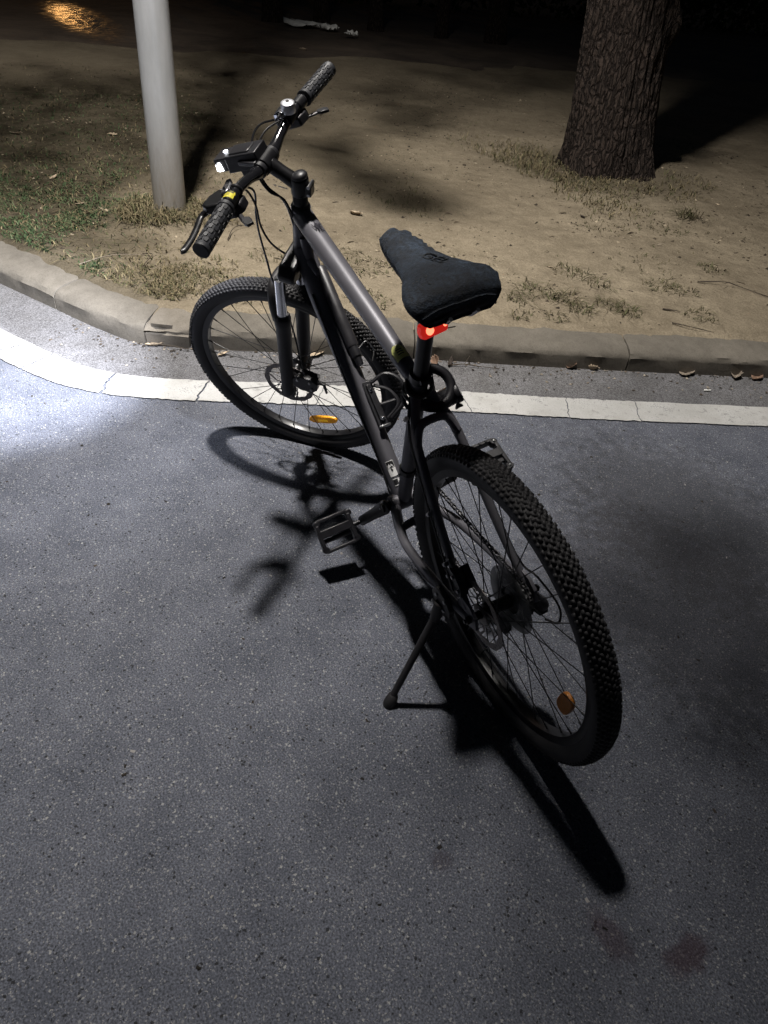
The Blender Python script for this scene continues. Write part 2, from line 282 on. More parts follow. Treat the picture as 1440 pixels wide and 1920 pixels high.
class MB:
    """collects shapes and links them as ONE mesh object"""
    def __init__(s): s.v = []; s.f = []; s.n = 0; s.sm = []
    def add(s, v, f, smooth=True):
        v = np.asarray(v, float).reshape(-1, 3); s.v.append(v)
        for q in f: s.f.append(tuple(i + s.n for i in q)); s.sm.append(smooth)
        s.n += len(v); return s
    def box(s, c, size, rot=None, taper=1.0):
        x, y, z = (a / 2 for a in size); V = np.array([[i * x, j * y, k * z] for k in (-1, 1) for j in (-1, 1) for i in (-1, 1)])
        V[4:, :2] *= taper
        if rot is not None: V = V @ np.asarray(rot).T
        return s.add(V + np.asarray(c), [(0, 2, 3, 1), (4, 5, 7, 6), (0, 1, 5, 4), (2, 6, 7, 3), (0, 4, 6, 2), (1, 3, 7, 5)], False)
    def tube(s, path, rad, seg=12, cap=True, up=(0, 1, 0), flat=1.0, closed=False):
        P = np.asarray(path, float); n = len(P)
        rad = np.broadcast_to(np.asarray(rad, float), (n,)); flat = np.broadcast_to(np.asarray(flat, float), (n,))
        T = (np.roll(P, -1, 0) - np.roll(P, 1, 0)) if closed else np.gradient(P, axis=0)
        T /= np.linalg.norm(T, axis=1)[:, None] + 1e-12
        u = np.asarray(up, float); V = []
        for i in range(n):
            u = u - T[i] * (u @ T[i])
            if np.linalg.norm(u) < 1e-6: u = np.cross(T[i], [1, .3, .2])
            u = u / np.linalg.norm(u); b = np.cross(T[i], u)
            a = np.arange(seg) * 2 * PI / seg
            V.append(P[i] + rad[i] * (np.cos(a)[:, None] * u * flat[i] + np.sin(a)[:, None] * b))
        V = np.concatenate(V); F = []
        for i in range(n if closed else n - 1):
            j = (i + 1) % n
            for k in range(seg): F.append((i * seg + k, i * seg + (k + 1) % seg, j * seg + (k + 1) % seg, j * seg + k))
        if cap and not closed: F.append(tuple(range(seg - 1, -1, -1))); F.append(tuple((n - 1) * seg + k for k in range(seg)))
        return s.add(V, F)
    def cyl(s, a, b, r, seg=16, r2=None): return s.tube([a, b], [r, r if r2 is None else r2], seg, up=(.31, .2, .9) if abs((np.asarray(b, float) - np.asarray(a, float))[1]) > .9 * np.linalg.norm(np.asarray(b, float) - np.asarray(a, float)) else (0, 1, 0))
    def lathe(s, prof, c=(0, 0, 0), ax=(0, 1, 0), seg=96, closed=False):
        """prof: (radius, offset along ax)"""
        ax = np.asarray(ax, float); ax /= np.linalg.norm(ax)
        u = np.cross(ax, [0, 0, 1.]) if abs(ax[2]) < .9 else np.cross(ax, [1., 0, 0]); u /= np.linalg.norm(u); b = np.cross(ax, u)
        a = np.arange(seg) * 2 * PI / seg; V = []
        for r, o in prof: V.append(np.asarray(c) + ax * o + r * (np.cos(a)[:, None] * u + np.sin(a)[:, None] * b))
        m = len(prof); F = []
        for i in range(m if closed else m - 1):
            j = (i + 1) % m
            for k in range(seg): F.append((i * seg + k, i * seg + (k + 1) % seg, j * seg + (k + 1) % seg, j * seg + k))
        return s.add(np.concatenate(V), F)
    def prism(s, outline, c, ex, ey, thick):
        """flat plate: outline in the plane (ex, ey) through c, thickness along ex x ey"""
        ex, ey = np.asarray(ex, float), np.asarray(ey, float); nz = np.cross(ex, ey); nz /= np.linalg.norm(nz)
        o = np.asarray(outline, float); n = len(o)
        B = np.asarray(c) + o[:, :1] * ex + o[:, 1:] * ey
        F = [tuple(range(n - 1, -1, -1)), tuple(range(n, 2 * n))] + [(i, (i + 1) % n, n + (i + 1) % n, n + i) for i in range(n)]
        return s.add(np.concatenate([B - nz * thick / 2, B + nz * thick / 2]), F, False)
    def ball(s, c, r, seg=14, sc=(1, 1, 1)):
        m = seg // 2 + 1; V = []; F = []
        for i in range(m):
            t = PI * i / (m - 1)
            for k in range(seg): V.append((c[0] + sc[0] * r * math.sin(t) * math.cos(2 * PI * k / seg), c[1] + sc[1] * r * math.sin(t) * math.sin(2 * PI * k / seg), c[2] + sc[2] * r * math.cos(t)))
        for i in range(m - 1):
            for k in range(seg): F.append((i * seg + k, (i + 1) * seg + k, (i + 1) * seg + (k + 1) % seg, i * seg + (k + 1) % seg))
        return s.add(V, F)
    def builds(s, name, m, parent=None, T=None, bevel=0):
        """each shape an object of its own"""
        fo = 0; base = 0
        for V in s.v:
            q = MB(); fs = []
            while fo < len(s.f) and s.f[fo][0] < base + len(V): fs.append(tuple(i - base for i in s.f[fo])); fo += 1
            q.add(V, fs, s.sm[fo - 1]); q.build(name, m, parent, T, bevel); base += len(V)
    def build(s, name, m, parent=None, T=None, bevel=0, auto=True):
        V = np.concatenate(s.v)
        if T is not None: V = V @ T[:3, :3].T + T[:3, 3]
        me = bpy.data.meshes.new(name); me.from_pydata(V.tolist(), [], s.f); me.validate()
        if len(me.polygons) == len(s.sm): me.polygons.foreach_set('use_smooth', s.sm)
        if auto:
            try: me.set_sharp_from_angle(angle=R(40))
            except Exception: pass
        o = bpy.data.objects.new(name, me); COL.objects.link(o)
        if m: me.materials.append(m)
        if parent: o.parent = parent
        if bevel:
            b = o.modifiers.new('bevel', 'BEVEL'); b.width = bevel; b.segments = 2; b.limit_method = 'ANGLE'; b.angle_limit = R(35)
        return o
def tag(o, label=None, cat=None, group=None, kind=None):
    for k, v in (('label', label), ('category', cat), ('group', group), ('kind', kind)):
        if v: o[k] = v
    return o
def empty(name, loc=(0, 0, 0)):
    o = bpy.data.objects.new(name, None); COL.objects.link(o); o.location = loc; o.empty_display_size = .1; return o
def smooth(P, k=6):
    """Catmull-Rom through the points"""
    P = np.asarray(P, float); Q = np.vstack([2 * P[0] - P[1], P, 2 * P[-1] - P[-2]]); o = []
    for i in range(1, len(Q) - 2):
        for t in np.arange(k) / k:
            a, b, c, d = Q[i - 1:i + 3]; o.append(.5 * (2 * b + (c - a) * t + (2 * a - 5 * b + 4 * c - d) * t * t + (3 * b - a - 3 * c + d) * t ** 3))
    o.append(P[-1]); return np.array(o)
def fast_mesh(name, V, F, m, tint=None, nper=3):
    """many small faces of nper corners each"""
    me = bpy.data.meshes.new(name); V = np.asarray(V, np.float32); F = np.asarray(F, np.int32)
    me.vertices.add(len(V)); me.vertices.foreach_set('co', V.ravel())
    me.loops.add(F.size); me.loops.foreach_set('vertex_index', F.ravel())
    me.polygons.add(len(F)); me.polygons.foreach_set('loop_start', np.arange(0, F.size, nper, dtype=np.int32))
    me.update(calc_edges=True); me.validate()
    if tint is not None:
        a = me.color_attributes.new('tint', 'FLOAT_COLOR', 'POINT'); c = np.ones((len(V), 4), np.float32); c[:, :3] = tint; a.data.foreach_set('color', c.ravel())
    me.materials.append(m); o = bpy.data.objects.new(name, me); COL.objects.link(o); return o
def fbm(x, y, s, seed=0):
    return np.array([noise.fractal(Vector((a * s + seed, b * s - seed, seed * 1.3)), 1., 2., 4) for a, b in zip(np.ravel(x), np.ravel(y))]).reshape(np.shape(x))

# ================================================================== SETTING
GZ = .105                                   # level of the dirt behind the kerb
KP = smooth([(-9, -24.5), (-3.6, -12.3), (-1.0, -6.44), (.2, -3.75), (.958, -2.043), (1.315, -1.225), (1.564, -.690), (1.80, -.150), (1.935, .175), (2.045, .372), (2.21, .497), (2.60, .712), (3.1, .98), (4.5, 1.72), (9, 4.1), (20, 9.9)], 40)
_d = np.r_[0, np.cumsum(np.linalg.norm(np.diff(KP, axis=0), axis=1))]
def kc(s, off=0.):
    """point of the kerb foot line at arc length s, moved off metres towards the road"""
    s = np.asarray(s, float); p = np.stack([np.interp(s, _d, KP[:, i]) for i in (0, 1)], -1)
    e = .03; t = np.stack([np.interp(s + e, _d, KP[:, i]) - np.interp(s - e, _d, KP[:, i]) for i in (0, 1)], -1)
    t /= np.linalg.norm(t, axis=-1, keepdims=True); n = np.stack([-t[..., 1], t[..., 0]], -1)
    return p + n * np.asarray(off)[..., None] if np.ndim(off) else p + n * off
def ks(p):
    p = np.asarray(p, float); return float(_d[np.argmin(np.hypot(*(KP - p).T))])

# road: one sheet to the horizon, gutter strip, painted line
b = MB(); b.add([(-90, -90, 0), (90, -90, 0), (90, 90, 0), (-90, 90, 0)], [(0, 1, 2, 3)])
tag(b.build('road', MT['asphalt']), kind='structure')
ss = np.arange(0, _d[-1], .04)
def strip(name, s, o0, o1, z, m, nseg=2, jit=0.):
    V = []; nn = nseg + 1
    for k in range(nn):
        f = k / nseg; j = (rng.random(len(s)) - .5) * jit if k in (0, nseg) else 0
        q = kc(s, o0 + (o1 - o0) * f + j); V.append(np.c_[q, np.full(len(s), z)])
    V = np.concatenate(V); n = len(s); b = MB()
    b.add(V, [(k * n + i, k * n + i + 1, (k + 1) * n + i + 1, (k + 1) * n + i) for k in range(nseg) for i in range(n - 1)])
    return b.build(name, m)
tag(strip('gutter', ss, -.05, .266, .002, MT['gutter'], 2, .004), kind='structure')
# painted edge line in lengths parted by cracks
up = [ks((1.2, -.885)) - 9, ks((.60, -2.36)) - 0, 0]
cr_up = [(.996, -1.304), (1.109, -1.058), (1.277, -.673), (1.50, -.19), (1.687, .198), (1.842, .5), (2.046, .714), (2.152, .796)]
cr_lo = [(.858, -1.226), (.972, -.979), (1.136, -.617), (1.37, -.11), (1.546, .268), (1.727, .579), (1.966, .83), (2.133, .888)]
fine = np.arange(0, _d[-1], .005)
eu, el = kc(fine, .262), kc(fine, .412)
cu = [0.5] + [float(fine[np.argmin(np.hypot(*(eu - np.array(p)).T))]) for p in cr_up] + [_d[-1] - 1]
cl = [0.5] + [float(fine[np.argmin(np.hypot(*(el - np.array(p)).T))]) for p in cr_lo] + [_d[-1] - 1]
b = MB()
for i in range(len(cu) - 1):
    n = max(8, int((cu[i + 1] - cu[i]) / (.006 if 0 < i < len(cu) - 2 else .03))); m = 14
    wob = [np.cumsum(rng.normal(0, .0016, m)) for _ in range(2)]
    V = []
    for k in range(m):
        f = k / (m - 1); a = cu[i] + (cl[i] - cu[i]) * f + (.0032 if i > 4 else .0016) + (CW[k] if i else 0) if i else cu[i]
        e = cu[i + 1] + (cl[i + 1] - cu[i + 1]) * f - (.0032 if i > 3 else .0016)
        nx = np.cumsum(np.random.default_rng(100 + i + 1).normal(0, .0022, m)); e = e + nx[k]
        s = np.linspace(a, e, n); off = np.full(n, .262 + .150 * f)
        if k in (0, m - 1): off = off + np.convolve(rng.normal(0, .0028, n + 4), np.ones(3) / 3, 'same')[2:-2]
        q = kc(s, off); V.append(np.c_[q, np.full(n, .0055)])
    CW = nx
    b.add(np.concatenate(V), [(k * n + j, k * n + j + 1, (k + 1) * n + j + 1, (k + 1) * n + j) for k in range(m - 1) for j in range(n - 1)])
tag(b.build('lane_marking', MT['marking']), kind='structure')

# kerb: stones of about a metre with mortar joints
kerb = empty('kerb'); tag(kerb, kind='structure')
PROF = [(0.0, -.02), (0.0, .02), (0.0, .056), (-.0005, .062), (-.004, .071), (-.011, .079), (-.024, .0865), (-.046, .0935), (-.054, .0955), (-.10, .1015), (-.17, .106), (-.205, .105), (-.21, .05), (-.21, -.02)]
def stone(s0, s1, name='kerb_stone', m=None, rough=.0016, sink=0., seed=0):
    n = max(3, int((s1 - s0) / .02) + 1); s = np.linspace(s0, s1, n); V = []; b = MB()
    g = np.random.default_rng(seed)
    for k, (o, z) in enumerate(PROF):
        chip = np.convolve(g.normal(0, 1, n + 6), np.ones(4) / 4, 'same')[3:-3] * rough * (2.2 if 2 < k < 7 else 1)
        V.append(np.c_[kc(s, o - sink + chip), np.full(n, z - sink * .6) + chip * (.5 if 4 < k < 11 else 0)])
    for V_ in V:   # rounded arrises at both ends
        V_[0, 2] -= .003; V_[-1, 2] -= .003
    V = np.concatenate(V); m_ = len(PROF)
    F = [(k * n + j, (k + 1) * n + j, (k + 1) * n + j + 1, k * n + j + 1) for k in range(m_ - 1) for j in range(n - 1)]
    F += [tuple(k * n for k in range(m_ - 1, -1, -1)), tuple(k * n + n - 1 for k in range(m_))]
    b.add(V, F); o = b.build(name, m or MT['kerb'], kerb); return o
j_right = ks((1.216, -1.462)); j_a = ks((1.945, .205)); j_b = ks((2.035, .362)); j_c = ks((2.47, .642))
joints = [(j_b + .004, j_c - .004), (j_right + .003, (j_right + j_a) / 2 - .003), ((j_right + j_a) / 2 + .003, j_a - .008)]
s = j_c + .003
for k in range(7): joints.append((s, s + .994)); s += 1.0
s = j_right - .003
for k in range(7): joints.append((s - .994, s)); s -= 1.0
joints.append((.2, s))
for i, (a, c) in enumerate(joints): stone(a, c, seed=i)
mj = stone(j_a + .001, j_b - .001, 'mortar_joint', MT['mortar'], .007, .005, 55)

# dirt: uneven sheet behind the kerb
gx = np.unique(np.r_[-90:-12:6, -12:-6:.4, np.arange(-6, 0, .1), np.arange(0, 5.5, .03), np.arange(5.5, 9, .08), np.arange(9, 20, .4), 20:91:5])
gy = np.unique(np.r_[-90:-20:6, np.arange(-20, -12, .4), np.arange(-12, -4.6, .1), np.arange(-4.6, 2.2, .03), np.arange(2.2, 6, .1), np.arange(6, 10, .3), 10:91:5])
X, Y = np.meshgrid(gx, gy, indexing='ij'); sh = X.shape
pts = np.c_[X.ravel(), Y.ravel()]
KS = kc(ss, -.20); KT = np.gradient(KS, axis=0)
def side(p):
    o = np.empty(len(p))
    for i in range(0, len(p), 4000):
        d = p[i:i + 4000, None, :] - KS[None]; q = (d ** 2).sum(-1); j = q.argmin(1); ii = np.arange(len(j)); t = KT[j]
        cr = t[:, 0] * d[ii, j, 1] - t[:, 1] * d[ii, j, 0]; o[i:i + 4000] = np.where((j > 0) & (j < len(KS) - 1), -cr / np.linalg.norm(t, axis=1), np.where(cr < 0, 1, -1) * np.sqrt(q[ii, j]))
    return o
coarse = (np.abs(pts[:, 0]) > 25) | (np.abs(pts[:, 1]) > 25)
sd = side(pts)
lat = lambda x, y: x * .447 + y * .894          # sideways from the bicycle towards the lawn
nz = fbm(X, Y, .9, 3).ravel() * .012 + fbm(X, Y, 4.5, 8).ravel() * .007 + fbm(X, Y, 17, 5).ravel() * .0035
nz += .05 * np.exp(-(((pts[:, 0] - 3.65) / .75) ** 2 + ((pts[:, 1] + 3.45) / .75) ** 2)) + .02 * np.exp(-(((pts[:, 0] - 3.32) / .3) ** 2 + ((pts[:, 1] + .07) / .3) ** 2))
Z = GZ + .012 + np.where(sd > 0, np.minimum(sd * 3, 1) * nz, 0) - .012 * np.clip(1 - sd / .08, 0, 1)
nz_far = np.clip((pts[:, 0] + .19 * pts[:, 1] - 7.0) / .6, 0, 1)
Z = Z * (1 - nz_far) + (GZ + .012) * nz_far
spill = fbm(X, Y, 6, 12).ravel() * .012 + fbm(X, Y, 24, 15).ravel() * .012
Z = np.where(sd < 0, GZ + .008 - .02 * np.clip((-sd - .02 - spill) / .07, 0, 3), Z)
keep = sd > -.13
idx = np.arange(len(pts)).reshape(sh)
q = np.stack([idx[:-1, :-1], idx[1:, :-1], idx[1:, 1:], idx[:-1, 1:]], -1).reshape(-1, 4)
q = q[keep[q].all(1)]
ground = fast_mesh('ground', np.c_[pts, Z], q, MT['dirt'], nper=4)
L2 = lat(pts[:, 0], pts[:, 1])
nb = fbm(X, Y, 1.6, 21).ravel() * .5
hum_shade = np.clip((L2 - 1.35 + nb * .8) / .5, 0, 1) * np.clip((8.2 - pts[:, 0]) / 1.5, .2, 1) * 1.05
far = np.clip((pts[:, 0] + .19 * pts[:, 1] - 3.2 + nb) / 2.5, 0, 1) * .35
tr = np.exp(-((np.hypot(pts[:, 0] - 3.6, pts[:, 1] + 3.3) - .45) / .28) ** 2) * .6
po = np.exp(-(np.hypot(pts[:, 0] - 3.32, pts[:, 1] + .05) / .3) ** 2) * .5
shade_bl = sum(a * np.exp(-(((pts[:, 0] - x) / rx) ** 2 + ((pts[:, 1] - y) / ry) ** 2)) for x, y, rx, ry, a in ((3.25, -1.55, .35, .3, .45), (3.8, -1.5, .5, .35, .3), (4.6, -1.6, .8, .5, .4), (4.9, -.9, .9, .5, .5), (5.4, -2.6, .6, .9, .4)))  # soft leaf shade painted into the soil colour as dark blotches
hum_shade = np.clip(np.maximum.reduce([hum_shade, far, tr, po, shade_bl]), 0, 1)
a = ground.data.attributes.new('humus_shade', 'FLOAT', 'POINT'); a.data.foreach_set('value', hum_shade.astype(np.float32))
ground.data.polygons.foreach_set('use_smooth', np.ones(len(ground.data.polygons), bool))
tag(ground, kind='structure')
_gz = Z.reshape(sh)
def gh(x, y):
    """height of the dirt"""
    i = np.clip(np.searchsorted(gx, x) - 1, 0, len(gx) - 2); j = np.clip(np.searchsorted(gy, y) - 1, 0, len(gy) - 2)
    fx = np.clip((x - gx[i]) / (gx[i + 1] - gx[i]), 0, 1); fy = np.clip((y - gy[j]) / (gy[j + 1] - gy[j]), 0, 1)
    return (_gz[i, j] * (1 - fx) * (1 - fy) + _gz[i + 1, j] * fx * (1 - fy) + _gz[i, j + 1] * (1 - fx) * fy + _gz[i + 1, j + 1] * fx * fy)

# far path of dark paving beyond the dirt
def path_mat():
    m = mat('worn_paving', (.06, .046, .036), .8, spec=.4); nt = m.node_tree; b = nt.nodes['Principled BSDF']; P = N(nt, 'ShaderNodeTexCoord').outputs['Object']
    n1 = noise_n(nt, P, 1.2, 6, .65, .6); n2 = noise_n(nt, P, 9, 5, .6); n3 = noise_n(nt, P, 40, 5, .7)
    col = ramp(nt, n1, .32, .68, (.040, .030, .024), (.105, .080, .060)); col = mixc(nt, .6, col, ramp(nt, n3, .3, .65, (.6, .6, .58), (1.15, 1.15, 1.1)), 'MULTIPLY')
    nt.links.new(col, b.inputs['Base Color'])
    # a wet film lies on the paving at one place
    mp = N(nt, 'ShaderNodeMapping'); mp.inputs['Location'].default_value = (-11.6 / 2.2, .90 / .42, 0); mp.inputs['Scale'].default_value = (1 / 2.2, 1 / .42, 0); mp.inputs['Rotation'].default_value = (0, 0, 0); nt.links.new(P, mp.inputs['Vector'])
    ln = N(nt, 'ShaderNodeVectorMath', operation='LENGTH'); nt.links.new(mp.outputs[0], ln.inputs[0])
    e = math_n(nt, 'ADD', ln.outputs['Value'], math_n(nt, 'MULTIPLY_ADD', n2, 1.2, -.6))
    mr = N(nt, 'ShaderNodeMapRange', interpolation_type='SMOOTHSTEP'); mr.inputs['From Min'].default_value = .45; mr.inputs['From Max'].default_value = 1.25; mr.inputs['To Min'].default_value = .23; mr.inputs['To Max'].default_value = .85; nt.links.new(e, mr.inputs['Value'])
    nt.links.new(mr.outputs['Result'], b.inputs['Roughness'])
    v = N(nt, 'ShaderNodeTexVoronoi'); v.inputs['Scale'].default_value = 7.5; nt.links.new(P, v.inputs['Vector'])
    bump_n(nt, b, math_n(nt, 'ADD', v.outputs['Distance'], n2), .32, .03); return m
MT['wet'] = path_mat()
b = MB(); n = 240; t = np.linspace(0, 1, n)
e0 = np.c_[11.2 + (4.2 - 11.2) * t, 6.5 + (-30 - 6.5) * t]; e0[:, 0] += np.array([noise.noise(Vector((a * 30, 0, 2))) * .5 + noise.noise(Vector((a * 110, 3, 2))) * .2 for a in t]) - .3
V = np.concatenate([np.c_[e0 - (.9, .1), np.full(n, .085)], np.c_[e0, np.full(n, .128)], np.c_[e0 + (.6, .1), np.full(n, .132)], np.c_[e0 + (9.0, 1.2), np.full(n, .132)]])
b.add(V, [(k * n + i, k * n + i + 1, (k + 1) * n + i + 1, (k + 1) * n + i) for k in range(3) for i in range(n - 1)])
tag(b.build('footpath', MT['wet']), kind='structure')

# ------------------------------------------------------------------ grass (nobody could count it)
def blades(x, y, h, lean, wid, tint, z=None):
    n = len(x); a = rng.random(n) * 2 * PI; l = lean * (.5 + rng.random(n)); z = gh(x, y) - .004 if z is None else z
    dx, dy = np.cos(a), np.sin(a); px, py = -dy * wid / 2, dx * wid / 2
    c1, c2 = .45, 1.0
    V = np.empty((n, 5, 3))
    V[:, 0] = np.c_[x - px, y - py, z]; V[:, 1] = np.c_[x + px, y + py, z]
    mx, my = x + dx * l * h * .35, y + dy * l * h * .35; mz = z + h * .55 / np.sqrt(1 + l * l * .4)
    V[:, 2] = np.c_[mx + px * .8, my + py * .8, mz]; V[:, 3] = np.c_[mx - px * .8, my - py * .8, mz]
    ex, ey = x + dx * l * h, y + dy * l * h; V[:, 4] = np.c_[ex, ey, z + h * np.maximum(.12, 1 - .55 * l)]
    base = np.arange(n)[:, None] * 5
    F = np.concatenate([base + np.array([[0, 1, 2]]), base + np.array([[0, 2, 3]]), base + np.array([[3, 2, 4]])])
    return V.reshape(-1, 3), F, np.repeat(tint, 5, 0)
def scatter(n, x0, x1, y0, y1, dens):
    x = x0 + rng.random(n) * (x1 - x0); y = y0 + rng.random(n) * (y1 - y0); k = (rng.random(n) < dens(x, y)) & (side(np.c_[x, y]) > .0)
    return x[k], y[k]
def tints(n, cols, var=.3):
    c = np.array(cols)[rng.integers(0, len(cols), n)]; return c * (1 + (rng.random((n, 1)) - .5) * 2 * var)
def clump(x, y, s, seed): return fbm(x, y, s, seed)
GREEN = [(.036, .064, .027), (.050, .080, .034), (.029, .052, .021), (.085, .098, .052)]
DRY = [(.150, .122, .070), (.110, .088, .050), (.20, .168, .10), (.085, .072, .040), (.075, .078, .036)]
x, y = scatter(210000, 2.2, 6.5, -1.0, 2.6, lambda x, y: np.clip((lat(x, y) - 1.56 + clump(x, y, 2.2, 3) * .35) / .25, 0, 1) * np.clip(1.25 - (x - 2.3) / 1.7, .05, 1) * np.clip(.72 + clump(x, y, 7, 9) * 1.2, .15, 1))
v, f, t = blades(x, y, .014 + rng.random(len(x)) * .030, 1.2, .0045 + rng.random(len(x)) * .003, tints(len(x), GREEN + GREEN + DRY[:2]))
tag(fast_mesh('grass', v, f, MT['tint'], t), kind='stuff')
# dry grass: pole foot, tree foot, patches and single tufts
parts = []
def dry(n, cx, cy, r, h, cols=DRY, lean=1.1, ring=0.):
    a = rng.random(n) * 2 * PI; q = ring + (r - ring) * np.sqrt(rng.random(n)); x, y = cx + q * np.cos(a), cy + q * np.sin(a)
    k = side(np.c_[x, y]) > -.02; x, y = x[k], y[k]
    parts.append(blades(x, y, h * (.5 + rng.random(len(x))), lean, .003 + rng.random(len(x)) * .003, tints(len(x), cols)))
dry(700, 3.30, -.02, .24, .055, ring=.07); dry(380, 3.22, .06, .16, .07); dry(420, 3.20, -.22, .22, .045)
for cx, cy, n, r, h in ((2.40, .28, 420, .17, .035), (2.36, .10, 460, .18, .034), (2.45, -.02, 260, .17, .03), (2.56, .30, 260, .2, .032), (2.62, .14, 120, .2, .03), (2.28, .2, 200, .1, .03)): dry(n, cx, cy, r, h)
for cx, cy, n, r, h in ((3.18, -3.10, 260, .22, .05), (3.10, -2.75, 300, .26, .05), (3.3, -2.85, 260, .2, .055), (3.62, -2.83, 420, .26, .07), (3.95, -2.85, 380, .28, .07), (4.2, -2.9, 240, .3, .06), (3.0, -3.4, 200, .22, .05), (2.82, -2.75, 220, .22, .045), (3.2, -3.75, 120, .2, .05), (4.45, -2.9, 120, .4, .05)): dry(n, cx, cy, r, h)
SP = DRY[3:] + [(.06, .055, .03), (.09, .075, .045)]
for cx, cy, n, r, h in ((1.77, -1.26, 45, .07, .04), (1.83, -1.41, 60, .09, .05), (1.71, -1.48, 75, .08, .05), (1.99, -1.73, 60, .09, .05), (1.83, -1.77, 55, .08, .04), (1.59, -1.48, 75, .07, .045), (1.59, -1.67, 65, .08, .045), (1.50, -1.69, 45, .06, .04), (1.69, -2.06, 60, .09, .04), (1.62, -2.15, 40, .08, .035), (1.37, -2.0, 50, .08, .035), (1.62, -1.17, 30, .05, .03), (1.55, -1.32, 30, .05, .03), (1.82, -2.53, 45, .08, .04), (2.56, -3.12, 80, .07, .10), (2.42, -2.8, 60, .13, .035), (2.59, -2.48, 100, .2, .03), (1.96, -.59, 70, .1, .03), (2.30, -.78, 80, .12, .03), (2.35, -.58, 50, .1, .03), (1.83, -1.03, 25, .05, .03), (2.2, -.14, 160, .16, .03), (2.54, -.38, 90, .14, .03), (3.43, -1.44, 160, .28, .03), (3.1, -1.45, 120, .2, .03), (2.46, -.71, 60, .12, .025), (1.95, -2.2, 60, .2, .03), (2.15, -1.25, 40, .2, .025)): dry(n, cx, cy, r, h, SP, 1.3)
x, y = scatter(9000, 1.5, 8.5, -6, 1.2, lambda x, y: np.clip(clump(x, y, 1.1, 33) * 1.3 - .05, 0, 1) * .6)
parts.append(blades(x, y, .012 + rng.random(len(x)) * .03, 1.5, .003 + rng.random(len(x)) * .003, tints(len(x), SP)))
x, y = scatter(26000, 2.7, 8, -1.6, 2.2, lambda x, y: np.clip((lat(x, y) - 1.0 + clump(x, y, 1.5, 43) * .8) / .6, 0, 1) * np.clip(1.15 - (x - 2.7) / 2.6, .12, .75))
parts.append(blades(x, y, .015 + rng.random(len(x)) * .035, 1.4, .003 + rng.random(len(x)) * .004, tints(len(x), DRY + SP + GREEN[2:3])))
V = []; F = []; T = []; n0 = 0
for v, f, t in parts: V.append(v); F.append(f + n0); T.append(t); n0 += len(v)
tag(fast_mesh('dry_grass', np.concatenate(V), np.concatenate(F), MT['tint'], np.concatenate(T)), kind='stuff')
# crumbs of bark, seed husks and grit on the dirt and on the road edge
def crumbs(name, x, y, z, size, cols, w0=.18, w1=.4):
    n = len(x); a = rng.random(n) * 2 * PI; l = size * (.5 + rng.random(n)); wd = l * (w0 + w1 * rng.random(n)); hh = wd * (.4 + rng.random(n) * .5)
    cx, sx = np.cos(a), np.sin(a); V = np.empty((n, 5, 3))
    for k, (u, v_) in enumerate(((-1, -.6), (1, -.4), (.8, .6), (-.7, .7))): V[:, k] = np.c_[x + u * l * cx / 2 - v_ * wd * sx, y + u * l * sx / 2 + v_ * wd * cx, z - .001 + rng.random(n) * .002]
    V[:, 4] = np.c_[x + (rng.random(n) - .5) * l * .5, y + (rng.random(n) - .5) * l * .5, z + hh]
    base = np.arange(n)[:, None] * 5; F = np.concatenate([base + np.array([q]) for q in ((0, 1, 4), (1, 2, 4), (2, 3, 4), (3, 0, 4))])
    return tag(fast_mesh(name, V.reshape(-1, 3), F, MT['tint'], np.repeat(tints(n, cols, .35), 5, 0)), kind='stuff')
x, y = scatter(30000, 1.1, 7.5, -5, 1.6, lambda x, y: np.clip(.28 + clump(x, y, 1.8, 61) * .9, .03, .9))
crumbs('litter_crumbs', x, y, gh(x, y), .006 + .014 * rng.random(len(x)) ** 2, [(.035, .028, .02), (.06, .045, .03), (.05, .04, .028), (.03, .022, .016), (.30, .25, .18)])
x, y = scatter(5200, 1.1, 7.5, -5, 1.6, lambda x, y: np.clip(.22 + clump(x, y, 1.4, 71) * 1.1, .02, .9))
crumbs('litter_needles', x, y, gh(x, y) + .002, .012 + .030 * rng.random(len(x)) ** 2, [(.05, .038, .026), (.085, .066, .044), (.035, .027, .02), (.16, .13, .09), (.24, .20, .15)], .05, .12)
s_ = 20 + rng.random(900) * (_d[-1] - 40); o_ = .006 + rng.random(900) ** 2.2 * .2; q = kc(s_, o_)
crumbs('gutter_grit', q[:, 0], q[:, 1], np.full(900, .005), .011, [(.05, .04, .03), (.12, .10, .08), (.03, .025, .02), (.25, .22, .18)])
x = -1.0 + rng.random(420) * 3.2; y = -2.4 + rng.random(420) * 3.6; k = side(np.c_[x, y]) < -.65; x, y = x[k], y[k]
crumbs('road_grit', x, y, np.full(len(x), .001), .008, [(.03, .025, .02), (.02, .018, .016), (.28, .27, .26), (.05, .04, .035)])

# ================================================================== STREET LAMP
PX, PY = 3.318, -.068
lampo = empty('street_lamp', (PX, PY, GZ))
tag(lampo, 'pale grey street lamp pole with grimy foot standing in dry grass behind the kerb', 'street lamp')
b = MB(); zz = np.r_[-.2, np.linspace(0, 1.6, 60), np.linspace(1.7, 5.95, 30)]
b.tube([(0, 0, z) for z in zz], [.0835 - .0035 * z for z in zz], 48, up=(1, 0, 0)); b.build('pole', MT['pole'], lampo)
arm = smooth([(0, 0, 5.75), (-.05, .02, 5.95), (-.25, .10, 6.08), (-.8, .33, 6.12), (-1.35, .56, 6.12)], 8)
b = MB(); b.tube(arm, .035, 14); b.build('lamp_arm', MT['pole'], lampo)
b = MB(); ad = np.array([-.925, .38, 0]); ap = np.array([.38, .925, 0]); c = np.array([LAMP[0] - PX, LAMP[1] - PY, LAMP[2] - GZ])
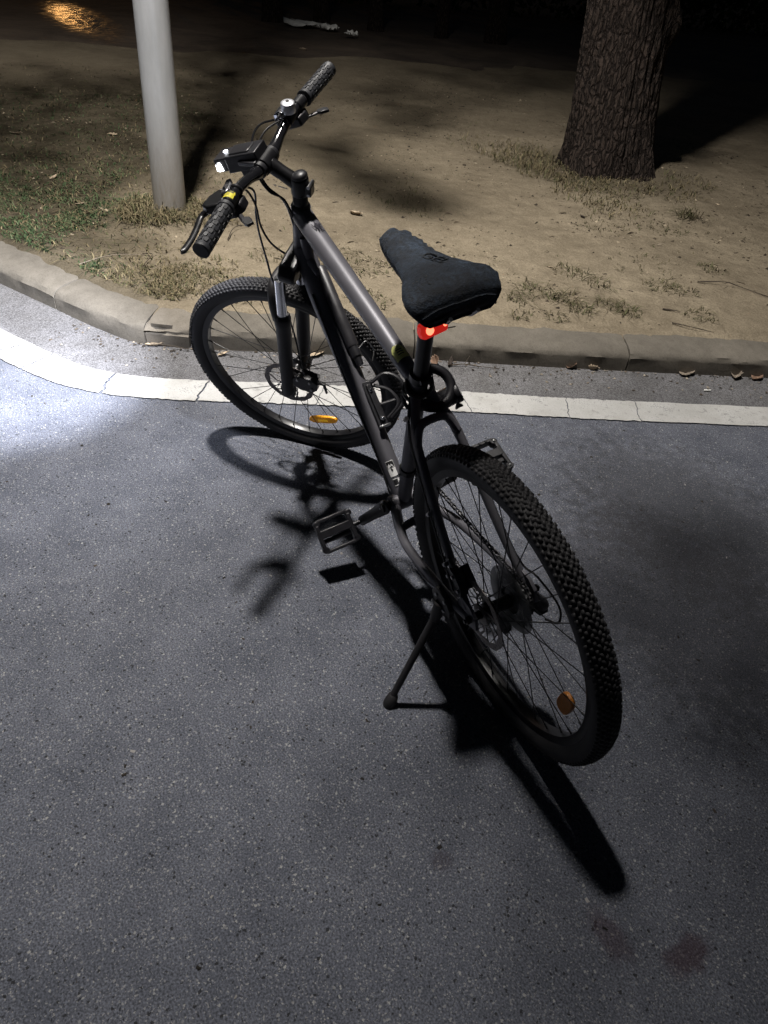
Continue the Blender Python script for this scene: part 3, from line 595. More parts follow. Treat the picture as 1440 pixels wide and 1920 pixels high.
b.prism([(-.34, -.06), (-.26, -.11), (.20, -.12), (.30, -.07), (.30, .07), (.20, .12), (-.26, .11), (-.34, .06)], c + (0, 0, .17), ad, ap, .09)
b.build('lamp_head', MT['dsteel'], lampo, bevel=.012)
b = MB(); b.prism([(-.13, -.09), (.13, -.09), (.13, .09), (-.13, .09)], c + (0, 0, .121), ad, ap, .006)
b.build('lamp_lens', mat('lamp_lens', (.8, .8, .75), .3, emis=(1, .93, .82), estr=6), lampo)
spot('street_lamp_light', LAMP, LAMP_AIM, LAMP_W, LAMP_COL, LAMP_CONE, 1.0, .16)

# ================================================================== TREES
def leaf_cards(centres, n, spread, size, seed, cols):
    g = np.random.default_rng(seed); V = []; k = len(centres)
    c = np.asarray(centres)[g.integers(0, k, n)]; sp = np.asarray(spread) if np.ndim(spread) else spread
    p = c + g.normal(0, 1, (n, 3)) * sp
    u = g.normal(0, 1, (n, 3)); u /= np.linalg.norm(u, axis=1)[:, None]; v = np.cross(u, g.normal(0, 1, (n, 3))); v /= np.linalg.norm(v, axis=1)[:, None]
    s = (size * (.6 + .8 * g.random(n)))[:, None]
    V = np.stack([p - u * s, p + v * s * .45, p + u * s, p - v * s * .45], 1)
    col = np.array(cols)[g.integers(0, len(cols), n)] * (.7 + .6 * g.random((n, 1)))
    return V.reshape(-1, 3), np.arange(n * 4).reshape(-1, 4), np.repeat(col, 4, 0)
LEAFC = [(.045, .07, .022), (.06, .085, .03), (.035, .055, .02)]
TX, TY = 3.60, -3.33
tree = empty('tree', (TX, TY, GZ)); tag(tree, 'large leaning tree trunk with furrowed dark bark and dry grass round its foot', 'tree')
def trunk_mesh(H, r0, flare, nh, ns, lean, seed, amp=.016):
    V = np.empty((nh, ns, 3)); hs = np.linspace(0, 1, nh) ** 1.25 * H
    for i, h in enumerate(hs):
        cx, cy = lean[0] * h, lean[1] * h + .02 * math.sin(h * 1.7)
        for k in range(ns):
            a = 2 * PI * k / ns; r = r0 * (1 - .055 * h) + flare * math.exp(-h / .22) * (1 + .45 * math.cos(a * 5 + seed) + .3 * math.cos(a * 3 + 1)) + .018 * math.cos(2 * a + h * .8 + seed)
            p = Vector((math.cos(a) * 3.2, math.sin(a) * 3.2, h * 1.5 + seed))
            f1 = abs(noise.noise(Vector((p.x * 3.4, p.y * 3.4, p.z * 1.3)))); f2 = abs(noise.noise(Vector((p.x * 8, p.y * 8, p.z * 3.4 + 7))))
            r += amp * (1.5 * min(f1 * 3.2, 1) + .8 * min(f2 * 3, 1)) - amp * 1.1
            r += .06 * math.exp(-((h - 1.02) / .11) ** 2 - ((((a - 3.9 + PI) % (2 * PI)) - PI) / .35) ** 2)
            V[i, k] = (cx + r * math.cos(a), cy + r * math.sin(a), h - .06)
    F = [(i * ns + k, i * ns + (k + 1) % ns, (i + 1) * ns + (k + 1) % ns, (i + 1) * ns + k) for i in range(nh - 1) for k in range(ns)]
    return V.reshape(-1, 3), F
V, F = trunk_mesh(4.4, .285, .115, 300, 220, (.035, .085), 2.0)
b = MB(); b.add(V, F); b.build('trunk', MT['bark'], tree, auto=False)
tips = []
for (p, q, e, r) in (((.14, .36, 4.0), (-.3, .9, 5.2), (-.9, 1.7, 6.6), .15), ((.15, .37, 4.2), (.7, -.2, 5.6), (1.3, -.9, 7.2), .16), ((.15, .37, 4.1), (.9, 1.0, 5.3), (2.2, 1.9, 6.6), .13), ((.15, .37, 4.2), (-.2, -.5, 5.8), (-.6, -1.6, 7.4), .13)):
    b = MB(); P = smooth([p, q, e], 6); b.tube(P, np.linspace(r, .04, len(P)), 10); b.build('limb', MT['bark'], tree); tips += [P[-1], P[-4], P[-7]]
g = np.random.default_rng(5); cen = np.concatenate([np.array(tips)[g.integers(0, len(tips), 60)] + g.normal(0, .75, (60, 3)) * (1, 1, .6)])
v, f, t = leaf_cards(cen, 16000, .32, .075, 3, LEAFC)
o = fast_mesh('crown', v, f, MT['tint'], t, 4); o.parent = tree; o['kind'] = 'stuff'
# unseen leaf sprays added below the lamp to shade dirt, lawn and right-hand road
SPR = []
for (gx_, gy_, zc, s) in ((3.2, -1.56, 3.3, .13), (3.75, -1.5, 3.5, .13), (4.6, -1.5, 3.2, .22), (4.9, -.8, 3.0, .28), (5.6, -1.4, 3.3, .35), (5.4, -2.7, 3.2, .25), (6.6, -3.2, 3.4, .4), (6.9, -.6, 3.0, .5), (6.0, .6, 2.8, .55), (5.0, .7, 2.9, .45), (4.3, .75, 2.7, .3), (7.0, .9, 2.9, .6), (5.5, 1.3, 2.9, .5), (4.0, -4.6, 3.4, .12), (7.6, -5.2, 3.2, .5), (8.3, -2.2, 3.2, .5), (-.32, -.80, 3.4, .52), (-.40, -.45, 3.2, .42)):
    k = zc / LAMP[2]; SPR.append((gx_ * (1 - k) + LAMP[0] * k - TX, gy_ * (1 - k) + LAMP[1] * k - TY, zc - GZ, s * (1 - k) * 1.1))
vs, fs, ts, n0 = [], [], [], 0
for i, (x, y, z, s) in enumerate(SPR):
    v, f, t = leaf_cards([(x, y, z)], int(50 + 330 * s), (s, s, .12), .05, 40 + i, LEAFC); vs.append(v); fs.append(f + n0); ts.append(t); n0 += len(v)
o = fast_mesh('shade_sprays', np.concatenate(vs), np.concatenate(fs), MT['tint'], np.concatenate(ts), 4); o.parent = tree; o['kind'] = 'stuff'
b = MB()
for i, (x, y, z, s) in enumerate(SPR):
    a = np.array(tips[i % len(tips)]); P = smooth([a, (a * .5 + np.array((x, y, z)) * .5) + (0, 0, .5), (x, y, z + .02)], 5); b.tube(P, np.linspace(.02, .005, len(P)), 5)
b.build('shade_spray_stems', MT['bark'], tree)
# slim trunks in the unlit background
CR = None
for i, (x, y, r, lab) in enumerate(((12.2, -3.85, .13, 'slim dark tree trunk behind the white papers, leftmost of the faint background row'), (12.4, -4.75, .10, 'thin dark tree trunk just right of the white papers in the unlit background'), (11.6, -5.35, .12, 'slim dark tree trunk straight beyond the right handlebar grip in the unlit background'), (11.0, -6.2, .09, 'thinnest dark tree trunk in the unlit background row, beyond the saddle'), (10.6, -6.95, .14, 'stout dark tree trunk in the unlit background, nearest on the left of the big tree'))):
    t = empty('background_tree', (x, y, GZ + .03)); tag(t, lab, 'tree', 'trees beyond the footpath')
    V, F = trunk_mesh(3.2, r, r * .3, 40, 20, (random.uniform(-.03, .03), random.uniform(-.03, .03)), 3 + i * 2, .008)
    b = MB(); b.add(V, F); b.build('trunk', MT['bark'], t, auto=False)
    if CR is None:
        g = np.random.default_rng(11); v, f, tt = leaf_cards(np.c_[g.normal(0, .7, 14), g.normal(0, .7, 14), 4 + g.normal(0, .6, 14)], 1500, .35, .12, 12, LEAFC); CR = fast_mesh('crown', v, f, MT['tint'], tt, 4); o = CR
    else: o = CR.copy(); COL.objects.link(o)
    o.parent = t; o['kind'] = 'stuff'
g = np.random.default_rng(21)
hx = np.linspace(0, 1, 90); cen = np.c_[17.5 - 6.5 * hx, -4 - 26 * hx, .9 + g.normal(0, .35, 90)]
v, f, t = leaf_cards(cen, 14000, (.45, .45, .45), .10, 23, LEAFC)
tag(fast_mesh('hedge', v, f, MT['tint'], t, 4), 'long dark hedge in the unlit background beyond the footpath', 'hedge')
# far lamp whose orange light glints on the paving
fl = empty('far_street_lamp', (46, -4.6, 0)); tag(fl, 'distant street lamp casting an orange glint on the paving', 'street lamp')
b = MB(); b.tube([(0, 0, z) for z in (0, 2, 4.6)], [.07, .06, .045], 12, up=(1, 0, 0)); b.build('pole', MT['pole'], fl)
b = MB(); b.ball((0, 0, 4.85), .22, 14); b.build('lamp_globe', mat('orange_globe', (.9, .5, .2), .4, emis=(1, .48, .14), estr=20), fl)
d = bpy.data.lights.new('far_lamp_light', 'POINT'); d.energy = FAR_W; d.color = (1, .50, .16); d.shadow_soft_size = .3
o = bpy.data.objects.new('far_lamp_light', d); COL.objects.link(o); o.location = (45.6, -4.6, 4.85)

# ================================================================== BICYCLE (x forward, y left, z up from the rear contact point, upright; leans on its stand)
WR = .3415
bike = empty('bicycle'); bike.rotation_euler = (-.1964, .0055, 0)
tag(bike, 'dark grey mountain bike leaning on its kickstand with its front and rear lights on', 'bicycle')
AX = np.array((-.3423913, 0, .93955745)); PP = np.array((.93955745, 0, .3423913)); SB = np.array((1.04874436, 0, .32724585))
STEER = .7551
_S = Matrix.Translation(Vector(SB)) @ Matrix.Rotation(STEER, 4, Vector(AX)) @ Matrix.Translation(-Vector(SB))
ST = np.array(_S)
BB = np.array((.4338, 0, .295)); RH = np.array((0, 0, WR)); FH = np.array((1.08786, 0, WR))
SD = np.array((-.3095, 0, .9509))
def hx(t, d=0., y=0.): return SB + AX * t + PP * d + np.array((0, y, 0))
A = np.array
# ---- frame
b = MB()
b.tube([hx(.470), hx(.478), hx(.50), hx(.575), hx(.592), hx(.602)], [.0235, .0245, .0215, .0210, .0240, .0240], 20)
tt = smooth([hx(.585, -.010), A((.74, 0, .842)), A((.60, 0, .800)), A((.46, 0, .757)), A((.36, 0, .722)), A((.302, 0, .705))], 6)
b.tube(tt, np.interp(np.linspace(0, 1, len(tt)), [0, .3, .8, 1], [.0218, .0214, .0178, .0168]), 20, flat=np.interp(np.linspace(0, 1, len(tt)), [0, .3, .8, 1], [1.15, 1.10, 1.05, 1.]))
dt = smooth([hx(.488, -.008), A((.80, 0, .672)), A((.65, 0, .518)), A((.52, 0, .384)), BB + (.012, 0, .010)], 6)
b.tube(dt, np.interp(np.linspace(0, 1, len(dt)), [0, .2, .8, 1], [.0260, .0268, .0232, .0217]), 20)
b.tube([hx(.53, -.02), (.845, 0, .765), (.80, 0, .745)], [.014, .013, .006], 10)      # gusset behind the head tube
stt = [BB + SD * k for k in (0, .1, .3, .42, .455)]
b.tube(stt, [.0175, .0172, .0165, .0172, .0185], 18)
b.cyl(BB + (0, -.037, 0), BB + (0, .037, 0), .0215, 20)
for s in (1, -1):
    ss_ = smooth([(.292, s * .014, .690), (.268, s * .030, .656), (.236, s * .046, .612), (.16, s * .055, .512), (.08, s * .0635, .412), (.018, s * .069, .352)], 5)
    b.tube(ss_, np.interp(np.linspace(0, 1, len(ss_)), [0, .25, 1], [.0125, .0105, .0082]), 12, up=(0, 1, 0))
    cs = smooth([BB + (-.012, s * .030, -.002), (.365, s * .050, .296), (.29, s * .070, .300), (.18, s * .0755, .312), (.06, s * .0755, .328), (.012, s * .073, .335)], 5)
    b.tube(cs, np.interp(np.linspace(0, 1, len(cs)), [0, .3, 1], [.0135, .0115, .0088]), 12, up=(0, 0, 1))
    b.prism([(-.020, -.018), (.010, -.030), (.045, -.014), (.050, .012), (.030, .034), (.005, .030), (-.016, .014)], RH + (0, s * .0705, 0), (1, 0, 0), (0, 0, 1), .007)
br = smooth([(.236, .046, .615), (.250, .030, .645), (.252, 0, .652), (.250, -.030, .645), (.236, -.046, .615)], 5)
b.tube(br, .0088, 10, up=(1, 0, 0), flat=1.2)
b.tube([(.345, .055, .298), (.355, 0, .296), (.345, -.055, .298)], .010, 10, up=(0, 0, 1))
frame = b.build('frame', MT['paint'], bike)
# clamp at the seat tube top
b = MB(); c0 = BB + SD * .448; b.tube([c0, c0 + SD * .016], .0215, 20); b.cyl(c0 + SD * .008 + (-.022, -.012, 0), c0 + SD * .008 + (-.022, .012, 0), .005, 10)
b.build('seat_clamp', MT['black'], frame)
def patch_on_tube(c, axis, up, rad, lo, ln, a0, a1, n=10):
    """thin label bent round a tube: from lo to lo+ln along the axis, between angles a0 and a1 about it (0 = up)"""
    axis = axis / np.linalg.norm(axis); u = up - axis * (up @ axis); u /= np.linalg.norm(u); s = np.cross(axis, u); V = []
    for q in (lo, lo + ln):
        for k in range(n + 1):
            a = a0 + (a1 - a0) * k / n; V.append(c + axis * q + rad * (math.cos(a) * u + math.sin(a) * s))
    return V, [(k, k + 1, n + 2 + k, n + 1 + k) for k in range(n)]
tdir = tt[-1] - tt[-8]; tdir /= np.linalg.norm(tdir)
b = MB(); V = []; n = 10; tc_ = A((.392, 0, .7335)); ud = A((0, 0, 1.)) - tdir * tdir[2]; ud /= np.linalg.norm(ud); sd_ = A((0, 1., 0))
rows = [(-.0005, .35), (.004, .62), (.011, .8), (.030, .8), (.0365, .8)]
for q, hw in rows:
    for k in range(n + 1):
        a = .25 + hw * (k / n * 2 - 1); V.append(tc_ + tdir * q + .0194 * (math.cos(a) * ud * 1.05 + math.sin(a) * sd_))
b.add(V, [(i * (n + 1) + k, i * (n + 1) + k + 1, (i + 1) * (n + 1) + k + 1, (i + 1) * (n + 1) + k) for i in range(len(rows) - 1) for k in range(n)])
tag(b.build('sticker', MT['pale_yellow'], frame), 'pale yellow sticker on the top tube by the seat post')
b = MB()
for q in (.012, .018, .024):
    v, f = patch_on_tube(tc_, tdir, A((0, 0, 1.)), .0199, q, .0022, -.15, .55, 6); v = [p + A((0, 0, .0012)) for p in v]; b.add(v, f)
b.build('print', MT['dark_print'], frame)['kind'] = 'stuff'
# stickers low on the down tube (facing up and left)
ddir = dt[-1] - dt[-7]; ddir /= np.linalg.norm(ddir); up_d = A((-.70, .25, .66))
def dts(name, m, lo, ln, a0, a1, rad=.0232, lab=None):
    c = A((.52, 0, .384)); b = MB(); v, f = patch_on_tube(c, ddir, up_d, rad, lo, ln, a0, a1); b.add(v, f); o = b.build(name, MT[m], frame)
    if lab: tag(o, lab)
dts('sticker', 'white_print', .022, .040, -.42, .42, .0238, 'black and white emblem sticker low on the down tube')
dts('emblem', 'black_print', .0235, .017, -.38, .38, .0242)
c = A((.52, 0, .384)); uu = up_d - ddir * (up_d @ ddir); uu /= np.linalg.norm(uu); ww = np.cross(ddir, uu)
def dflat(pts, rad, m, name):
    b = MB(); V = []
    for q, a in pts: V.append(c + ddir * q + rad * (math.cos(a) * uu + math.sin(a) * ww))
    b.add(V, [tuple(range(len(V)))]); b.build(name, MT[m], frame)
dflat([(.041, -.3), (.034, -.22), (.030, -.08), (.036, .02), (.029, .12), (.034, .30), (.041, .30)], .0247, 'white_print', 'emblem')
dflat([(.046, -.12), (.050, -.02), (.046, .12), (.040, .04)], .0250, 'black_print', 'emblem')
dts('sticker', 'white_print', .068, .018, -.34, .34, .0236, 'small white and grey sticker below the emblem')
dts('print', 'dsteel', .0695, .014, -.16, .32, .0240)
# dark strokes of lettering on the top tube behind the head tube
b = MB(); hd = tt[3] - tt[9]; hd /= np.linalg.norm(hd); hc = tt[4]
for (q0, a0, q1, a1) in ((.0, -.30, -.020, -.12), (.0, .02, -.020, -.12), (.004, .12, -.028, .06), (.0, .26, -.026, .10), (-.002, .40, -.026, .36), (-.002, .40, -.002, .70), (-.013, .38, -.013, .64), (-.026, .36, -.026, .64)):
    hu = A((0, 0, 1.)) - hd * hd[2]; hu /= np.linalg.norm(hu); hs = A((0, -1., 0)); P = []
    for k in range(5):
        f = k / 4; a = a0 + (a1 - a0) * f; P.append(hc + hd * (q0 + (q1 - q0) * f) + .0222 * (1.14 * math.cos(a) * hu + math.sin(a) * hs))
    b.tube(P, .0011, 5)
b.build('lettering', MT['dark_print'], frame)['kind'] = 'stuff'
# cable guides and cables along the frame
b = MB()
P = smooth([(.80, .022, .700), (.65, .026, .535), (.52, .024, .395), (.44, .03, .300), (.36, .062, .290), (.18, .086, .305), (.07, .086, .345)], 5); b.tube(P, .0026, 6)
P = smooth([(.292, .026, .690), (.262, .048, .648), (.225, .060, .592), (.10, .074, .428), (.055, .080, .375)], 5); b.tube(P, .0026, 6)
P = smooth([(.79, -.018, .80), (.60, -.020, .778), (.42, -.021, .720), (.31, -.024, .672), (.20, -.058, .560), (.06, -.074, .392), (.0, -.086, .372), (-.055, -.10, .33), (-.06, -.10, .28), (-.02, -.098, .25)], 5); b.tube(P, .0026, 6)
b.builds('cable', MT['cable'], frame)
b = MB()
for p in ((.155, .072, .505), (.09, .076, .42), (.27, .050, .66)): b.cyl(A(p) + (-.004, .0, .004), A(p) + (.004, 0, -.004), .0050, 8)
b.builds('cable_clip', MT['steel'], frame)

# ---- wheels
def knob_rows(c):
    pass
def make_wheel(c, front, T):
    c = A(c); b = MB()
    b.lathe([(.2805, -.011), (.2795, -.004), (.2795, .004), (.2805, .011), (.286, .0135), (.2985, .0140), (.2985, .0115), (.290, .010), (.290, -.010), (.2985, -.0115), (.2985, -.0140), (.286, -.0135)], c, seg=128, closed=True)
    wheel = b.build('wheel', MT['black'], bike, T)
    tag(wheel, 'front wheel turned to the left' if front else 'rear wheel')
    b = MB(); pr = [(.2950, -.0120), (.3005, -.0185), (.3090, -.0245), (.3180, -.0262), (.3262, -.0248), (.3322, -.0205), (.3360, -.0125), (.3376, -.004), (.3376, .004), (.3360, .0125), (.3322, .0205), (.3262, .0248), (.3180, .0262), (.3090, .0245), (.3005, .0185), (.2950, .0120)]
    b.lathe(pr, c, seg=160); b.build('tyre', MT['rubber'], wheel, T)
    # tread blocks
    V = []; F = []; n = 0
    rows = [(-.0228, .0088, .0064, .0), (-.0165, .0096, .0060, .5), (-.0100, .0100, .0058, .0), (-.0033, .0108, .0060, .5), (.0033, .0108, .0060, .0), (.0100, .0100, .0058, .5), (.0165, .0096, .0060, .0), (.0228, .0088, .0064, .5)]
    prr = A(sorted([(y, r) for r, y in pr if r > .318]))
    K = 150
    for ri, (y, lc, lw, ph) in enumerate(rows):
        r0 = np.interp(y, prr[:, 0], prr[:, 1]); e = .002; dr = (np.interp(y + e, prr[:, 0], prr[:, 1]) - np.interp(y - e, prr[:, 0], prr[:, 1])) / (2 * e)
        nn = A((1, -dr)) / math.hypot(1, dr); tn = A((dr, 1)) / math.hypot(1, dr)     # (radial, lateral)
        for k in range(K):
            a = 2 * PI * (k + ph + (rng.random() - .5) * .16) / K; rad = A((math.cos(a), 0, math.sin(a))); tan = A((-math.sin(a), 0, math.cos(a))); yy = A((0, 1., 0))
            no = nn[0] * rad + nn[1] * yy; la = tn[0] * rad + tn[1] * yy; sk = (.35 if ri % 2 else -.35) * (1 if abs(y) < .01 else .4) + (rng.random() - .5) * .3
            ta = tan + la * sk; o = c + rad * r0 + yy * y; hgt = (.0034 if abs(y) < .02 else .0030) * (.85 + .3 * rng.random())
            for q, sc in ((-.0012, 1.), (hgt, .78)):
                for i, j in ((-1, -1), (1, -1), (1, 1), (-1, 1)): V.append(o + no * q + ta * (i * lc / 2 * sc) + la * (j * lw / 2 * sc))
            F += [[n + q for q in f] for f in ((4, 5, 6, 7), (0, 1, 5, 4), (1, 2, 6, 5), (2, 3, 7, 6), (3, 0, 4, 7))]; n += 8
    V = A(V); V = V @ T[:3, :3].T + T[:3, 3]
    o = fast_mesh('tread_blocks', V, F, MT['rubber'], nper=4); o.parent = wheel; o['kind'] = 'stuff'
    # hub
    w2 = .050 if front else .0675; fl = .028; rf = .026 if front else .027
    b = MB(); b.lathe([(0, -w2), (.009, -w2), (.009, -fl - .008), (rf * .72, -fl - .005), (rf, -fl - .002), (rf, -fl + .002), (.015, -fl + .009), (.0135, 0), (.015, fl - .009), (rf, fl - .002), (rf, fl + .002), (rf * .72, fl + .005), (.018, fl + .010), (.009, fl + .013), (.009, w2), (0, w2)], c, seg=28)
    b.cyl(c + (0, -w2 - .022, 0), c + (0, w2 + .022, 0), .0045, 10); b.cyl(c + (0, w2 + .008, 0), c + (0, w2 + .018, 0), .009, 6); b.cyl(c + (0, -w2 - .018, 0), c + (0, -w2 - .008, 0), .009, 6)
    b.build('hub', MT['black'], wheel, T)
    # spokes, three-cross, all sharing one mesh
    Ls = None
    for i in range(32):
        side_ = 1 if i % 2 else -1; par = (i // 2) % 2; j = i // 4
        ar = 2 * PI * (i + .5) / 32 + (.12 if front else .2); ah = ar + (1 if par else -1) * 1.18
        p0 = c + A((rf * .9 * math.cos(ah), side_ * (fl + (.002 if par else -.002)), rf * .9 * math.sin(ah))); p1 = c + A((.2815 * math.cos(ar), side_ * .002, .2815 * math.sin(ar)))
        d = p1 - p0; L = np.linalg.norm(d)
        if Ls is None:
            mb = MB(); mb.tube([(0, 0, 0), (0, 0, L)], .00115, 6, up=(1, 0, 0)); mb.tube([(0, 0, L - .014), (0, 0, L + .001)], .0021, 6, up=(1, 0, 0)); o = mb.build('spoke', MT['spoke'], wheel); Ls = o
        else: o = Ls.copy(); COL.objects.link(o); o.parent = wheel
        mt = Matrix(T) @ Matrix.Translation(p0) @ Vector(d).to_track_quat('Z', 'Y').to_matrix().to_4x4(); o.matrix_basis = mt
    # brake disc
    yb = .0455 if front else .0500; b = MB(); n = 72; V = []; F = []
    for k in range(n):
        a = 2 * PI * k / n; ro = .080 - .0022 * (.5 + .5 * math.cos(a * 12)); ri_ = .064 + .0016 * math.cos(a * 12)
        for r, y in ((ri_, yb - .001), (ro, yb - .001), (ro, yb + .001), (ri_, yb + .001)): V.append(c + (r * math.cos(a), y, r * math.sin(a)))
    for k in range(n):
        m = (k + 1) % n
        for q in range(4): F.append((k * 4 + q, k * 4 + (q + 1) % 4, m * 4 + (q + 1) % 4, m * 4 + q))
    b.add(V, F, False)
    for k in range(6):
        a = 2 * PI * k / 6; a2 = a + .55
        b.tube([c + (.018 * math.cos(a), yb, .018 * math.sin(a)), c + (.042 * math.cos(a + .2), yb, .042 * math.sin(a + .2)), c + (.066 * math.cos(a2), yb, .066 * math.sin(a2))], [.0035, .0028, .0032], 6, up=(0, 1, 0), flat=.35)
    b.lathe([(.012, -.0015), (.024, -.0015), (.024, .0015), (.012, .0015)], c + (0, yb, 0), seg=24, closed=True)
    b.build('brake_disc', MT['disc'], wheel, T)
    # dark vent slots on the disc ring
    b = MB()
    for k in range(36):
        a = 2 * PI * k / 36; r = .069 + .0035 * (k % 3)
        b.cyl(c + (r * math.cos(a), yb - .0013, r * math.sin(a)), c + (r * math.cos(a), yb + .0013, r * math.sin(a)), .0019, 6)
    b.build('vent_holes', MT['black_print'], wheel, T)['kind'] = 'stuff'
    # valve
    a = R(100) if front else R(-60); b = MB(); d = A((math.cos(a), 0, math.sin(a))); b.tube([c + d * .281, c + d * .268, c + d * .262, c + d * .246, c + d * .243], [.003, .003, .0047, .0045, .003], 10); b.build('valve', MT['plastic'], wheel, T)
    return wheel
I4 = np.eye(4)
rw = make_wheel(RH, False, I4)
fw_ = make_wheel(FH, True, ST)
# spoke reflectors
def reflector(c, pos, along, w, h, wheel, T, core=True, mats=('amber', 'amber_core')):
    c = A(c); p = A(pos); al = A(along, float); al /= np.linalg.norm(al); ra = np.cross(al, A((0, 1., 0)))
    b = MB(); ol = [(w / 2 * math.copysign(abs(math.cos(t)) ** .7, math.cos(t)), h / 2 * math.copysign(abs(math.sin(t)) ** .8, math.sin(t))) for t in np.linspace(0, 2 * PI, 22, endpoint=False)]
    b.prism(ol, p, al, ra, .010); o = b.build('reflector', MT[mats[0]], wheel, T, bevel=.002)
    if core:
        b = MB()
        for q in (-.0095, .0095): b.prism([(-.008, -.0045), (.008, -.0045), (.008, .0045), (-.008, .0045)], p + al * q, al, ra, .0125)
        b.builds('reflector_core', MT[mats[1]], wheel, T)
a = R(-94.5); reflector(FH, FH + .2155 * A((math.cos(a), 0, math.sin(a))), (math.sin(a), 0, -math.cos(a)), .106, .030, fw_, ST)
a = math.atan2(.277 - WR, -.216); reflector(RH, RH + .228 * A((math.cos(a), 0, math.sin(a))), (math.sin(a), 0, -math.cos(a)), .072, .036, rw, I4, False, ('amber_dull', 'amber'))

# ---- fork
b = MB(); cr_ = [(-.082, -.018), (-.086, .0), (-.070, .024), (-.030, .030), (.030, .030), (.070, .024), (.086, 0), (.082, -.018), (.045, -.024), (.034, .006), (-.034, .006), (-.045, -.024)]
b.prism([(y, z) for y, z in cr_], hx(.452, .012), (0, 1, 0), AX, .044)
b.cyl(hx(.44), hx(.475), .021, 18)
fork = b.build('fork', MT['black'], bike, ST, bevel=.006)
for s in (1, -1):
    base = FH + A((0, s * .063, 0)) - PP * .004
    b = MB(); b.cyl(base + AX * .285, base + AX * .425, .0140, 18); b.build('stanchion', MT['chrome'], fork, ST)
    b = MB(); b.tube([base + AX * q for q in (-.030, -.020, .02, .10, .255, .270, .290, .296)], [.012, .0165, .0190, .0198, .0205, .0225, .0225, .018], 18)
    b.prism([(-.020, -.026), (.020, -.026), (.024, .006), (.012, .026), (-.012, .026), (-.024, .006)], base - AX * .010 + (0, -s * .004, 0), PP, AX, .013)
    o = b.build('lower_leg', MT['matte'], fork, ST)
    b = MB(); b.tube([base + AX * q for q in (.296, .302)], [.0215, .0165], 16); b.build('dust_seal', MT['plastic'], o, ST) if False else b.build('dust_seal', MT['plastic'], fork, ST)
b = MB(); ar = smooth([FH + A((0, .063, 0)) + AX * .275 + PP * .012, FH + A((0, .060, 0)) + AX * .325 + PP * .022, FH + A((0, .038, 0)) + AX * .362 + PP * .032, FH + AX * .370 + PP * .034, FH + A((0, -.038, 0)) + AX * .362 + PP * .032, FH + A((0, -.060, 0)) + AX * .325 + PP * .022, FH + A((0, -.063, 0)) + AX * .275 + PP * .012], 5)
b.tube(ar, .0095, 10, up=(1, 0, 0), flat=1.3); b.build('fork_arch', MT['matte'], fork, ST)
# brake calipers
def caliper(c, T, par, ex, ez, y):
    b = MB(); c = A(c); ex, ez = A(ex, float), A(ez, float)
    b.prism([(-.030, -.016), (-.012, -.024), (.018, -.022), (.030, -.008), (.032, .010), (.014, .022), (-.020, .020), (-.032, .006)], c + (0, y + .012, 0), ex, ez, .018)
    b.prism([(-.026, -.014), (.022, -.016), (.026, .012), (-.022, .016)], c + (0, y - .012, 0), ex, ez, .016)
    b.prism([(-.020, -.010), (.020, -.010), (.020, .010), (-.020, .010)], c + (0, y, 0), ex, ez, .012)
    b.tube([c + ex * .03 + ez * .012 + (0, y + .012, 0), c + ex * .046 + ez * .016 + (0, y + .014, 0), c + ex * .052 - ez * .012 + (0, y + .014, 0)], [.006, .005, .004], 8)
    o = b.build('brake_caliper', MT['plastic'], par, T, bevel=.002)
    b = MB()
    for q, z in ((-.018, .010), (.012, .012), (.016, -.010)): b.cyl(c + ex * q + ez * z + (0, y + .020, 0), c + ex * q + ez * z + (0, y + .0255, 0), .0042, 8)
    b.builds('bolt', MT['steel'], par, T)
caliper(FH - PP * .062 + AX * .046, ST, fork, -PP * 1.25, AX * 1.25, .048)
caliper(RH + (.060, 0, .052), I4, frame, (.72, 0, .70), (-.70, 0, .72), .055)
# ---- headset, stem, bar
b = MB(); b.tube([hx(q) for q in (.601, .606, .612, .613, .622, .623, .632, .633, .640)], [.0235, .0225, .019, .0178, .0178, .0172, .0178, .0172, .0178], 20)
b.build('headset', MT['black'], bike, ST)
BC = A((.88538, 0, 1.00591))
b = MB(); b.tube([hx(q) for q in (.638, .642, .676, .680)], [.0195, .0205, .0205, .019], 20)
b.tube([hx(.660, .0), hx(.660, .0) + (BC - hx(.660, .0)) * .5, BC - (BC - hx(.66)) * .12], [.0185, .0165, .0175], 20, flat=.95)
b.cyl(BC + (0, -.024, 0), BC + (0, .024, 0), .0205, 20)
b.prism([(-.008, -.012), (.008, -.012), (.008, .012), (-.008, .012)], hx(.655, -.023), PP, AX, .022)
stem = b.build('stem', MT['black'], bike, ST, bevel=.0015)
b = MB(); b.ball(hx(.682), .0190, 18, (1, 1, .55)); b.build('top_cap', MT['plastic'], stem, ST)
b = MB()
for q in (.648, .668): b.cyl(hx(q, -.026, -.014), hx(q, -.026, .014), .0042, 8)
for y in (-.016, .016):
    for z in (-.013, .013): b.cyl(BC + (.016, y, z), BC + (.022, y, z), .003, 8)
b.builds('bolt', MT['steel'], stem, ST)
b = MB()
for k in range(9):
    if k != 6: b.add(*(lambda c: ([c + A((0, 0, 0)), c + PP * .0028, c + PP * .0028 + A((0, .0, .0042)), c + A((0, 0, .0042))], [(0, 1, 2, 3)]))(hx(.652, .022 + k * .0038, .0172)))
b.build('lettering', MT['steel'], stem, ST)['kind'] = 'stuff'
bp = [(.885, 0, 1.006), (.885, .045, 1.008), (.881, .095, 1.021), (.872, .165, 1.033), (.864, .25, 1.032), (.860, .334, 1.029)]
bar = smooth([(x, -y, z) for x, y, z in bp[:0:-1]] + bp, 5)
b = MB(); yb_ = np.abs(bar[:, 1]); b.tube(bar, np.interp(yb_, [0, .035, .075, .4], [.0158, .0155, .0112, .0111]), 16, up=(0, 0, 1))
